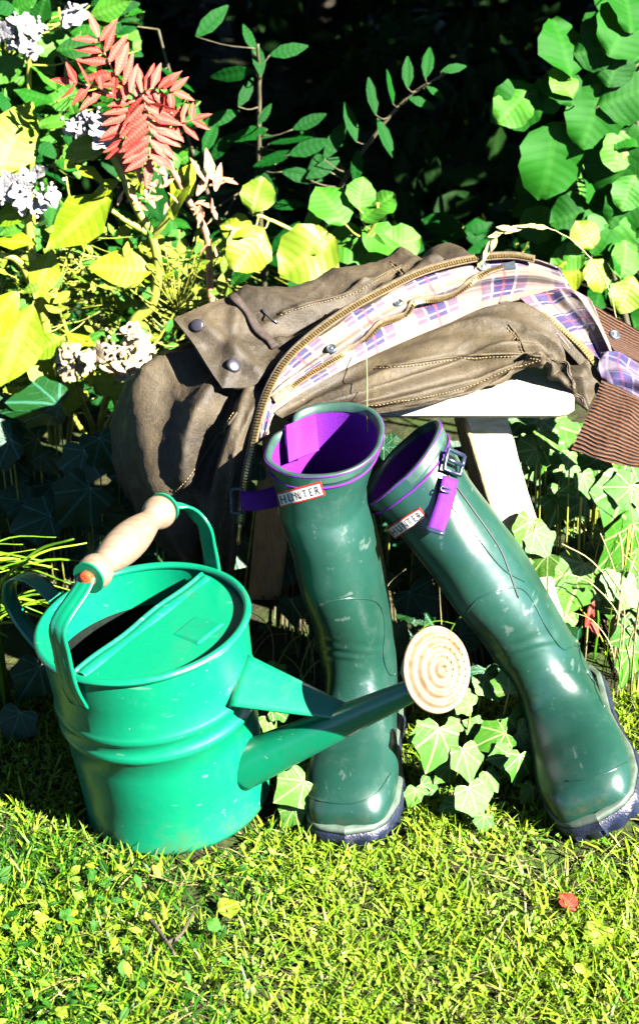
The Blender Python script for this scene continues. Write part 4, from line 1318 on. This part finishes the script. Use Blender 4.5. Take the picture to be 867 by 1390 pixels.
# ------------------------------------------------------------------ glossy dark shrub and its sprays
lau = thing('laurel_shrub', 'dark glossy long leaved shrub in the shade behind the lime leaves', 'shrub', P(380, 560, 1.1))
_, q1 = stem(lau, [(380, 560, 1.1), (360, 400, 1.05), (352, 250, 1.02), (352, 120, 1.0), (350, 60, .98)], .006, .002, 'stem_dark', n=40)
_, q2 = stem(lau, [(375, 450, 1.08), (430, 330, 1.05), (470, 240, 1.02), (545, 140, 1.0), (618, 92, .99)], .005, .0016, 'stem_dark', n=40)
_, q3 = stem(lau, [(365, 420, 1.06), (310, 330, 1.06), (260, 200, 1.06), (215, 40, 1.06)], .005, .002, 'stem_dark', n=40)
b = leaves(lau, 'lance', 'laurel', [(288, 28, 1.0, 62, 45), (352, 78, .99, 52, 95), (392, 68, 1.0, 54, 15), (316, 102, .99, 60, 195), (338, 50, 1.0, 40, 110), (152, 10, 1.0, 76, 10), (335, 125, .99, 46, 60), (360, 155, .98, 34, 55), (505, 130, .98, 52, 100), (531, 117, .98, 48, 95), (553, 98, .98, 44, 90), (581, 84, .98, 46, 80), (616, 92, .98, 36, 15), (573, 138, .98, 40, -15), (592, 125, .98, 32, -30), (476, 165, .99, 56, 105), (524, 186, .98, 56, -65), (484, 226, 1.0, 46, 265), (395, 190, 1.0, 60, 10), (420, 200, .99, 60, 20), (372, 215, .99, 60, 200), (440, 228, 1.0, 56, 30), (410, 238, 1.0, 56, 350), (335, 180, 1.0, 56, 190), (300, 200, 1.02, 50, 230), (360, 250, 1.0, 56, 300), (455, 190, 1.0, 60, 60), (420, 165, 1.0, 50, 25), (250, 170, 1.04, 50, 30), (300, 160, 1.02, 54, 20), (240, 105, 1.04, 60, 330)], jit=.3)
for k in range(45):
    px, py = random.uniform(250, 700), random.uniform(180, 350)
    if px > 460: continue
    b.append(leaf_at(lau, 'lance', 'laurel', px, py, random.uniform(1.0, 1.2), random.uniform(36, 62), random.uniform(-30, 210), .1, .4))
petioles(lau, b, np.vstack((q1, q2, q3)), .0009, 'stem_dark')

def filler(name, label, cat, base, stems, shape, mats, region, n, size, Yr, group=None, angs=(-40, 220), jit=.4, smat='stem', avoid=None, tilt=(0, .3)):
    t = thing(name, label, cat, base, group)
    sp = np.vstack([stem(t, s_, .004, .0015, smat, n=24)[1] for s_ in stems])
    b = []
    x0, y0, x1, y1 = region
    while len(b) < n:
        px, py = random.uniform(x0, x1), random.uniform(y0, y1)
        if avoid and avoid(px, py): continue
        b.append(leaf_at(t, shape, random.choice(mats), px, py, random.uniform(*Yr), random.uniform(*size), random.uniform(*angs), random.uniform(*tilt), jit))
    petioles(t, b, sp, .0007, smat)
    return t
filler('privet_shrub', 'bright small leaved shrub filling the space left of the jacket', 'shrub', P(170, 600, .95), [[(170, 600, .95), (140, 480, .9), (110, 360, .9), (90, 240, .9)], [(190, 580, .95), (230, 470, .9), (260, 380, .88), (270, 300, .9)], [(120, 600, .95), (50, 470, .9), (20, 380, .9)]],
       'small', ['small', 'small', 'hydr'], (-20, 330, 320, 540), 298, (16, 36), (.78, .95), avoid=lambda x, y: x > 240 and y > 420)
filler('privet_shrub', 'nearest small leaved lime green shrub threading between the hydrangea stems', 'shrub', P(90, 640, .76), [[(90, 640, .76), (100, 500, .74), (80, 400, .73), (100, 320, .73)], [(110, 640, .76), (190, 500, .74), (240, 420, .74)], [(60, 640, .76), (20, 520, .74), (-10, 430, .73)]],
       'small', ['small', 'hydr', 'hazel_lit'], (-25, 310, 310, 540), 190, (13, 28), (.68, .78), avoid=lambda x, y: (x > 235 and y > 400) or (x > 170 and y > 470))
filler('privet_shrub', 'mid green small leaved shrub behind the hydrangea flowers and red sumac', 'shrub', P(60, 600, 1.1), [[(60, 600, 1.1), (70, 300, 1.05), (90, 100, 1.05), (80, 10, 1.05)], [(60, 600, 1.1), (20, 300, 1.05), (10, 80, 1.05)], [(90, 600, 1.1), (190, 300, 1.05), (220, 180, 1.05)]],
       'oval', ['hazel', 'laurel', 'hazel_lit'], (-30, -10, 260, 340), 230, (26, 56), (.95, 1.15), avoid=lambda x, y: x > 180 and y < 90)
filler('leafy_shrub', 'dense dim green shrub low behind the hydrangea stems', 'shrub', P(250, 560, 1.15), [[(250, 560, 1.15), (260, 450, 1.12), (300, 330, 1.1)], [(250, 560, 1.15), (140, 440, 1.1), (60, 330, 1.1)]],
       'oval', ['laurel', 'hazel'], (-20, 320, 480, 560), 240, (28, 60), (1.0, 1.3))
# ------------------------------------------------------------------ hazel on the right
hz = thing('hazel_bush', 'hazel bush with big round ribbed leaves at the right edge', 'shrub', P(900, 620, .95))
_, h1 = stem(hz, [(900, 640, .95), (860, 480, .92), (815, 300, .90), (795, 210, .89), (775, 130, .88), (770, 70, .88)], .006, .002, 'stem_dark', n=40)
_, h2 = stem(hz, [(905, 600, .95), (890, 400, .92), (870, 200, .9), (840, 60, .9), (830, -20, .9)], .006, .002, 'stem_dark', n=40)
b = leaves(hz, 'round', 'hazel_lit', [(696, 146, .855, 60, 225, .2), (764, 112, .855, 50, 120), (826, 318, .835, 76, 240, .2), (792, 348, .825, 60, 220, .2), (848, 352, .815, 54, 270, .2), (838, 205, .862, 56, 260), (770, 352, .82, 50, 200), (852, 262, .845, 50, 250)], jit=.25)  # sunlit leaves get brighter greens, here and in the lime ones below
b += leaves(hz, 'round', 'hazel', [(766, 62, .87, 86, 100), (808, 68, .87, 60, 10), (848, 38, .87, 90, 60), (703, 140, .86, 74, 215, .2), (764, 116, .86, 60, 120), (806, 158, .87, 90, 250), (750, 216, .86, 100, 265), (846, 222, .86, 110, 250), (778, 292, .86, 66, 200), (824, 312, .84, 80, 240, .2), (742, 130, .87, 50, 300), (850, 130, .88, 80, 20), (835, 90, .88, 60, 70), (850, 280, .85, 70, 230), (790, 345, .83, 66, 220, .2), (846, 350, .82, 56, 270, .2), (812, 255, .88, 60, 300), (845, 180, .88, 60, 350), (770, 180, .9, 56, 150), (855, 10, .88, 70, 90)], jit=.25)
b += leaves(hz, 'round', 'lime', [(836, 200, .87, 40, 260), (770, 375, .80, 50, 200), (812, 372, .80, 46, 300), (850, 400, .80, 52, 250), (794, 318, .82, 44, 120)], jit=.25)
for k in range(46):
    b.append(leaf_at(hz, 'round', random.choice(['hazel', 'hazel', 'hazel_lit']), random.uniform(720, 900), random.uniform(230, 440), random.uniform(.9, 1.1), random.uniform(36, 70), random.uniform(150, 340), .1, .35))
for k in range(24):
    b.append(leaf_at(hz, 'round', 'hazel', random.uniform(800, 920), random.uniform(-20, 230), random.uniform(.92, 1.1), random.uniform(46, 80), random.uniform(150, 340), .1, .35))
petioles(hz, b, np.vstack((h1, h2)), .001, 'stem_dark')
# far dim leaves in the hollow
filler('leafy_shrub', 'low dark leaved shrub in the shade just over the jacket shoulder', 'shrub', P(600, 520, 1.4), [[(600, 520, 1.4), (590, 400, 1.35), (600, 320, 1.3)], [(620, 520, 1.4), (680, 400, 1.35), (720, 320, 1.3)]],
       'oval', ['laurel'], (480, 305, 740, 400), 40, (36, 66), (1.2, 1.4), angs=(-20, 200))

# ------------------------------------------------------------------ ivy
def ivy(name, label, base, L, mat, stems=(), group='ivy plants round the stool', jit=.22, shape='ivy'):
    t = thing(name, label, 'ivy', base, group)
    b = [leaf_at(t, shape, mat, *q, jit=jit) for q in L]
    mb = MB()
    for i, q in enumerate(b):
        gpt = np.array((q[0] * .9 + base[0] * .1, max(q[1] + .03, .05), 0))
        mb.tube(catmull([gpt, (gpt + q) / 2 + np.array((.0, -.006, .004)), q], 7), .0011, 5)
    if mb.v: obj('stalks', mb, M['stem'], t, kind='stuff')
    gp_ = sorted([np.array((q[0], q[1] + .02, .008)) for q in b], key=lambda a: a[0])
    for k in range(0, len(gp_) - 3, 3):
        obj('trailing_stem', MB().tube(catmull(gp_[k:k + 4], 14), .0016, 5), M['stem_dark'], t)
    return t
def on_ground(px, py, h): 
    return G(px, py, h)[1]
fr = [(588, 1020, .075, 66, 255), (634, 1040, .05, 50, 285), (712, 974, .07, 60, 80), (662, 1004, .06, 52, 200), (702, 1046, .045, 44, 260), (644, 1092, .03, 50, 290), (668, 934, .10, 44, 300), (612, 986, .07, 24, 200), (690, 990, .06, 36, 320), (600, 1052, .035, 34, 230), (668, 1062, .03, 32, 300), (730, 1030, .04, 38, 280), (570, 1000, .07, 36, 200), (625, 950, .10, 34, 150), (735, 960, .08, 40, 60), (690, 920, .12, 42, 90), (655, 1120, .02, 26, 260), (715, 1080, .025, 30, 240), (745, 1000, .05, 34, 200), (722, 1000, .06, 40, 340), (640, 985, .06, 30, 150), (676, 1028, .05, 34, 190)]
ivy('ivy_plant', 'bright veined ivy sprig in the grass between the two boots', np.array((.11, .12, 0)), [(x, y, on_ground(x, y, h), s_, a, .1) for x, y, h, s_, a in fr] + [(606, 1096, on_ground(606, 1096, .02), 26, 200), (584, 1072, on_ground(584, 1072, .02), 30, 330), (560, 1085, on_ground(560, 1085, .02), 28, 250)], 'ivy')
ivy('ivy_plant', 'ivy leaves tucked under the can spout beside the upright boot', np.array((-.03, .14, 0)), [(392, 1075, on_ground(392, 1075, .05), 52, 215, .1), (375, 925, .20, 40, 320), (400, 1045, .11, 44, 30), (392, 1110, on_ground(392, 1110, .02), 34, 240), (372, 990, .16, 40, 300), (385, 960, .17, 36, 10)], 'ivy')
ri = []
random.seed(21)
for k in range(215):
    px, py = random.uniform(690, 900), random.uniform(580, 920)
    if px < 640 + (py - 560) * .62 + 20: continue
    ri.append((px, py, random.uniform(.38, .62), random.uniform(24, 56), random.uniform(160, 380), random.uniform(.0, .4)))
ivy('ivy_plant', 'sunlit bank of ivy to the right of the stool under the collar', np.array((.4, .55, 0)), ri + [(838, 690, .38, 78, 250), (835, 745, .38, 84, 235), (780, 800, .38, 76, 250), (820, 790, .39, 50, 280), (850, 800, .38, 60, 300), (760, 850, .36, 56, 280), (715, 600, .45, 70, 240), (735, 625, .42, 66, 260), (757, 600, .46, 60, 300), (795, 650, .42, 56, 240), (850, 910, .30, 56, 260), (712, 730, .30, 52, 250, .1), (728, 770, .29, 46, 230), (700, 765, .295, 40, 200), (735, 740, .30, 44, 300), (846, 866, .33, 44, 200)], 'ivy', jit=.3)
le = []
for k in range(85):
    px, py = random.uniform(-20, 330), random.uniform(540, 800)
    le.append((px, py, random.uniform(.50, .72), random.uniform(34, 74), random.uniform(160, 380), random.uniform(0, .4)))
ivy('ivy_plant', 'dark ivy in the shadow left of the jacket, pale veins', np.array((-.35, .6, 0)), le + [(100, 690, .48, 74, 230), (40, 710, .48, 62, 200), (40, 930, .25, 60, 240), (20, 990, .2, 50, 250), (110, 640, .5, 60, 260), (150, 620, .5, 60, 300)], 'ivy_shade', jit=.35)
un = []
for k in range(110):
    px, py = random.uniform(330, 760), random.uniform(600, 960)
    un.append((px, py, random.uniform(.52, .75) if py < 820 else random.uniform(.30, .45), random.uniform(30, 60), random.uniform(160, 380), random.uniform(0, .4)))
ivy('ivy_plant', 'shaded ivy growing beneath the stool behind the boots', np.array((.08, .6, 0)), un, 'ivy_shade', jit=.4)

# ------------------------------------------------------------------ grasses
def blades(N, x, y, z, hgt, wid, lean, curl=.5, face=None):
    """N bent blades as one array mesh: two quads and a tip each"""
    yaw = rng.uniform(0, 2 * np.pi, N); la = rng.uniform(0, 2 * np.pi, N)
    d = np.stack((np.cos(la) * lean, np.sin(la) * lean, np.ones(N)), 1); d = nrm(d)
    sx = np.stack((np.cos(yaw), np.sin(yaw), np.zeros(N)), 1)
    out = np.stack((np.cos(la), np.sin(la), np.zeros(N)), 1)
    base = np.stack((x, y, z), 1)
    V = np.zeros((N, 7, 3)); UV = np.zeros((N, 7, 2))
    for i, (t, w_) in enumerate(((0, .9), (.4, 1.0), (.75, .65))):
        c = base + d * (hgt * t)[:, None] + out * (curl * hgt * t * t * lean)[:, None] - np.array((0, 0, 1)) * (hgt * curl * .5 * t ** 3 * lean)[:, None]
        V[:, 2 * i] = c - sx * (wid * w_ * .5)[:, None]; V[:, 2 * i + 1] = c + sx * (wid * w_ * .5)[:, None]
        UV[:, 2 * i] = (-.4, t); UV[:, 2 * i + 1] = (.4, t)
    V[:, 6] = base + d * hgt[:, None] + out * (curl * hgt * lean)[:, None] - np.array((0, 0, 1)) * (hgt * curl * .5 * lean)[:, None]
    UV[:, 6] = (0, 1)
    T = np.array([(0, 1, 3), (0, 3, 2), (2, 3, 5), (2, 5, 4), (4, 5, 6)])
    tr = (T[None] + (np.arange(N) * 7)[:, None, None]).reshape(-1, 3)
    return V.reshape(-1, 3), tr, UV.reshape(-1, 2)
def scatter(shape, k, pos, d, n, size):
    """many copies of one leaf shape as arrays"""
    V, Fc, U = SHAPES[shape][k]
    V, U = np.array(V), np.array(U)
    T = []
    for q in Fc:
        T.append(q[:3])
        if len(q) == 4: T.append((q[0], q[2], q[3]))
    T = np.array(T)
    y = nrm(d); x = nrm(np.cross(y, n)); z = np.cross(x, y)
    W = pos[:, None] + size[:, None, None] * (V[None, :, :1] * x[:, None] + V[None, :, 1:2] * y[:, None] + V[None, :, 2:] * z[:, None])
    N = len(pos)
    return W.reshape(-1, 3), (T[None] + (np.arange(N) * len(V))[:, None, None]).reshape(-1, 3), np.tile(U, (N, 1))
def zof(x, y): return np.array([gz(a, b) for a, b in zip(x, y)])
lawn = thing('lawn', 'short mossy lawn grass in front of the boots and can', 'grass', (0, 0, 0))
lawn['kind'] = 'stuff'
def lawn_xy(N, x0=-.62, x1=.62, y0=-.42, y1=.30):
    x, y = rng.uniform(x0, x1, N), rng.uniform(y0, y1, N)
    # keep out of the can's and boots' footprints
    keep = (np.hypot(x - CC[0], y - CC[1]) > .1095)
    keep &= ~((np.abs(x - .05) < .047) & (y > .005) & (y < .27))
    keep &= ~((np.abs(x - .31) < .045) & (y > .01) & (y < .27))
    return x[keep], y[keep]
def dens(x, y):
    return np.array([noise.noise(Vector((a * 9, b * 9, 1.7))) for a, b in zip(x, y)])
x, y = lawn_xy(52000); dn = dens(x, y) + .6 * dens(x * 3, y * 3); kk = rng.uniform(-.75, .35, len(x)) < dn; x, y = x[kk], y[kk]; N = len(x)
big_mesh('short_blades', *blades(N, x, y, zof(x, y) - .002, rng.uniform(.010, .034, N), rng.uniform(.0012, .0030, N), rng.uniform(.15, 1.0, N)), M['grass'], lawn)
x, y = lawn_xy(3000); N = len(x)
big_mesh('long_blades', *blades(N, x, y, zof(x, y) - .002, rng.uniform(.018, .042, N), rng.uniform(.0014, .003, N), rng.uniform(.4, 1.5, N)), M['grass_lush'], lawn)
x, y = lawn_xy(2200); N = len(x)
big_mesh('dead_blades', *blades(N, x, y, zof(x, y), rng.uniform(.02, .05, N), rng.uniform(.001, .0020, N), rng.uniform(1.0, 2.6, N)), M['straw'], lawn)
x, y = lawn_xy(11000); dn = dens(x, y); x, y = x[dn > .38], y[dn > .38]; N = len(x)
nn_ = nrm(np.array((0, 0, 1.0)) + rng.normal(0, .5, (N, 3))); la = rng.uniform(0, 2 * np.pi, N)
big_mesh('clover_leaves', *scatter('disc', 0, np.stack((x, y, zof(x, y) + rng.uniform(.003, .018, N)), 1), np.stack((np.cos(la), np.sin(la), rng.normal(.1, .3, N)), 1), nn_, rng.uniform(.0035, .0095, N) * rng.choice([1, 1, 1, 1.5], N)), M['clover'], lawn)
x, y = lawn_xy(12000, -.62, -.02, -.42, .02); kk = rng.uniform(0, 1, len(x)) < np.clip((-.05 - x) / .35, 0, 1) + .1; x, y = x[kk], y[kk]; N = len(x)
big_mesh('lush_shade_blades', *blades(N, x, y, zof(x, y) - .002, rng.uniform(.012, .034, N), rng.uniform(.0016, .0034, N), rng.uniform(.3, 1.4, N)), M['lush_shade'], lawn)  # deeper green thickening leftward stands for dappled shade on the lawn
x, y = lawn_xy(15000); dn = dens(x * .7, y * .7); x, y = x[dn > -.2], y[dn > -.2]; N = len(x)
nn_ = nrm(np.array((0, -.2, 1.0)) + rng.normal(0, .8, (N, 3))); la = rng.uniform(0, 2 * np.pi, N)
big_mesh('moss_leaves', *scatter('small', 1, np.stack((x, y, zof(x, y) + rng.uniform(.001, .012, N)), 1), np.stack((np.cos(la), np.sin(la), rng.normal(.5, .5, N)), 1), nn_, rng.uniform(.0035, .010, N)), M['moss'], lawn)
# wider, thinner lawn round the scene for other viewpoints
x, y = rng.uniform(-2.4, 2.4, 16000), rng.uniform(-1.2, 1.2, 16000); k = ~((np.abs(x) < .6) & (y > -.42)); x, y = x[k], y[k]; N = len(x)
big_mesh('outer_blades', *blades(N, x, y, zof(x, y), rng.uniform(.02, .05, N), rng.uniform(.002, .004, N), rng.uniform(.2, 1.3, N)), M['grass'], lawn)

def tuft(label, base, specs, mats, group='long grass tufts'):
    t = thing('grass_tuft', label, 'grass', base, group)
    for (a, b, c_), w_, mt in specs:
        p = catmull([P(*a), P(*b), P(*c_)], 14)
        nn_ = np.tile(nrm(LIT + rng.normal(0, .5, 3)), (14, 1))
        obj('blade', MB().strip(p, nn_, np.linspace(w_, w_ * .25, 14), .0004, 3, .0004), M[mt], t)
    return t
random.seed(5)
def tuft_blade(px, gy, ln, an, w_, mt, rise=.05):
    """a blade rooted in the ground at (px, gy); it climbs and leans the way `an` points in the picture"""
    g0 = G(px, gy, 0)
    m_ = g0 + np.array((0, -.005, rise))
    s_ = ((g0 - CAM) @ FWD) / F
    tip = m_ + (RGT * math.cos(an) + UPV * math.sin(an)) * ln * s_ - FWD * random.uniform(.0, .05) - Z * .25 * ln * s_ * abs(math.cos(an))
    mid = m_ + (RGT * math.cos(an) + UPV * math.sin(an)) * ln * s_ * .45 + Z * .012
    return catmull([g0, m_, mid, tip], 14), w_, mt
def tuft(label, base, specs, group='long grass tufts'):
    t = thing('grass_tuft', label, 'grass', base, group)
    for p, w_, mt in specs:
        nn_ = np.tile(nrm(LIT + rng.normal(0, .5, 3)), (14, 1))
        obj('blade', MB().strip(p, nn_, np.linspace(w_, w_ * .2, 14), .0004, 3, .0004), M[mt], t)
    return t
tuft('sunlit long grass blades leaning right behind the can handle', G(-10, 880), [tuft_blade(random.uniform(-110, 15), random.uniform(925, 990), random.uniform(70, 170), R(random.uniform(8, 46)), random.uniform(.004, .010), random.choice(['grass', 'grass_lush', 'grass']), random.uniform(.10, .17)) for k in range(46)])
sp_r = []
for k in range(80):
    x0 = random.uniform(720, 920); gy = random.uniform(840, 960)
    if x0 < 660 + (gy - 690) * .62: continue
    sp_r.append(tuft_blade(x0, gy, random.uniform(60, 170), R(random.choice([random.uniform(25, 75), random.uniform(100, 150)])), random.uniform(.0016, .004), random.choice(['straw', 'grass', 'straw', 'grass_lush']), random.uniform(.05, .16)))
tuft('dry pale grass stalks crossing the ivy right of the leaning boot', G(800, 900), sp_r)
tuft('thin grass stalks in the dark between the boots', G(470, 950), [tuft_blade(random.uniform(340, 620), random.uniform(900, 990), random.uniform(40, 110), R(random.uniform(20, 160)), random.uniform(.0012, .0028), random.choice(['straw', 'grass_lush']), random.uniform(.02, .07)) for k in range(40)])
oat = thing('wild_oat', 'dry wild grass stalk arching over the jacket shoulder', 'grass', P(850, 620, .46))
_, op = stem(oat, [(850, 620, .46), (842, 470, .44), (820, 380, .43), (780, 330, .43), (740, 309, .43), (700, 308, .43), (670, 325, .43), (653, 352, .43)], .0011, .0006, 'straw', n=60, seg=5)
for k in range(34, 60, 2):
    a = (190 if k < 50 else 235) + random.uniform(-25, 25)
    q = proj(op[k])
    leaf_at(oat, 'lance', 'straw', q[0] + 7 * math.cos(R(a)), q[1] - 7 * math.sin(R(a)), .428, random.uniform(16, 26), a, .1, .3, 'seed')

# ------------------------------------------------------------------ small things on the grass
def fallen(name, label, cat, shape, mat, px, py, size, ang, n=(0, -.3, 1), group=None):
    me = leaf_mesh(shape, mat, 0)
    c = G(px, py, .012)
    L = size * ((c - CAM) @ FWD) / F
    o = bpy.data.objects.new(name, me.copy()); COL.objects.link(o)
    d = np.array((math.cos(R(ang)), math.sin(R(ang)), .12))
    m = np.eye(4); m[:3, :3] = frame_of(d, np.array(n, float)) * L; m[:3, 3] = c - nrm(d) * L * .5
    o.matrix_basis = Matrix(m.tolist()); ORG[o.name] = np.zeros(3)
    return tag(o, label, cat, group)
fallen('fallen_leaf', 'small red fallen leaf standing in the lawn at the right', 'leaf', 'oval', 'red', 770, 1222, 40, 120, (.3, -.9, .5))
fallen('fallen_leaf', 'pale round fallen leaf near the bottom right corner', 'leaf', 'round', 'lime', 812, 1268, 46, 20, group='pale fallen leaves')
fallen('fallen_leaf', 'pale round fallen leaf in front of the watering can', 'leaf', 'round', 'lime', 310, 1231, 34, 30, group='pale fallen leaves')
for i, (pts, lab) in enumerate(((((196, 1238), (215, 1262), (238, 1296)), 'thicker dark twig on the grass in front of the can'), (((228, 1280), (246, 1268), (262, 1240)), 'short crooked twig crossing the thicker dark twig'))):
    p = catmull([G(a, b_, .02) for a, b_ in pts], 14)
    o = obj('twig', MB().tube(p, np.linspace(.003, .0015, 14) * (1 if i == 0 else .8), 6), M['bark'])
    tag(o, lab, 'twig', 'twigs on the lawn')
weed = thing('weed_patch', 'lush green broad leaved weeds in the lawn in front of the can', 'weeds', G(110, 1210, 0))
random.seed(11)
for k in range(230):
    px, py = random.uniform(-10, 360), random.uniform(1160, 1395)
    if random.random() < px / 420: continue
    leaf_at(weed, random.choice(['oval', 'oval', 'small', 'small', 'round']), random.choice(['clover', 'lush_shade', 'lush_shade', 'small']), px, py, on_ground(px, py, random.uniform(.012, .03)), random.uniform(9, 24), random.uniform(0, 360), .3, .45, n=nrm(np.array((.1, -.3, 1))))
redfl = thing('fallen_leaf', 'crumpled crimson leaf caught in the ivy right of the leaning boot', 'leaf', P(803, 845, .34))
for q in ((800, 838, .335, 30, 250), (806, 852, .335, 28, 300), (802, 826, .335, 22, 70)): leaf_at(redfl, 'lance', 'red', *q, name='lobe')

# ------------------------------------------------------------------ deep shade behind: added unseen tree, far hedge, litter
tree = thing('unseen_shade_tree', 'unseen dense tree added so its low crown shades the hollow behind the stool', 'tree', (1.75, 2.9, 0))
tp = catmull([np.array(q) for q in ((1.75, 2.9, 0), (1.72, 2.88, .6), (1.6, 2.8, 1.3), (1.5, 2.7, 2.2))], 20)
obj('trunk', MB().tube(tp, np.linspace(.13, .07, 20), 12), M['bark'], tree)
for q in (((1.65, 2.85, 1.1), (.9, 2.4, 1.5), (.1, 1.9, 1.7)), ((1.6, 2.8, 1.4), (.4, 3.0, 1.8), (-1.2, 2.6, 1.9)), ((1.6, 2.8, 1.2), (2.0, 2.2, 1.6), (2.3, 1.6, 1.8))):
    obj('unseen_limb', MB().tube(catmull([np.array(a) for a in q], 16), np.linspace(.06, .015, 16), 8), M['bark'], tree)
def cloud(N, lo, hi, size, name, mat, parent, shape='oval'):
    pos = rng.uniform(lo, hi, (N, 3))
    pos += .12 * np.sin(pos[:, ::-1] * 5)
    d = rng.normal(0, 1, (N, 3)); n = nrm(np.array((0, -.2, 1)) + rng.normal(0, .5, (N, 3)))
    return big_mesh(name, *scatter(shape, 0, pos, d, n, rng.uniform(*size, N)), M[mat], parent)
cloud(15000, (-2.4, 1.05, 1.45), (3.4, 4.6, 2.5), (.07, .13), 'unseen_crown', 'hazel', tree, 'small')  # crown kept above the view, added to block sun and sky from the hollow
hedge = thing('hedge', 'dark hedge closing the shaded hollow far behind the stool', 'hedge', (0, 4.2, 0))
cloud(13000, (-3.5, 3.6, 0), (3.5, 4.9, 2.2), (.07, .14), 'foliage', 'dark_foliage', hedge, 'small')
for k in range(7):
    x = -3 + k
    obj('trunk', MB().tube([(x, 4.2, 0), (x + .05, 4.2, 1.0), (x, 4.25, 2.0)], [.05, .04, .02], 8), M['bark'], hedge)
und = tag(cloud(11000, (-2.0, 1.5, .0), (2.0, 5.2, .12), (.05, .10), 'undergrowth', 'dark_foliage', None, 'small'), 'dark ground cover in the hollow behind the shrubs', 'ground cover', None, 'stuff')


cloud(4200, (.78, 1.0, 0), (2.2, 2.5, 1.5), (.06, .11), 'unseen_foliage', 'hazel', hz, 'round')  # unseen foliage added beyond the right edge to keep sun off the hollow
th_ = catmull([P(497, 474, .318), P(498, 520, .27), P(498, 560, .235), P(499, 586, .215)], 16)
obj('hanging_thread', MB().tube(th_, .0006, 5), M['straw'], jacket)
cloud(1500, (-1.5, .55, 0), (-.62, 1.7, .62), (.03, .07), 'unseen_foliage', 'hazel_lit', hy1, 'oval')
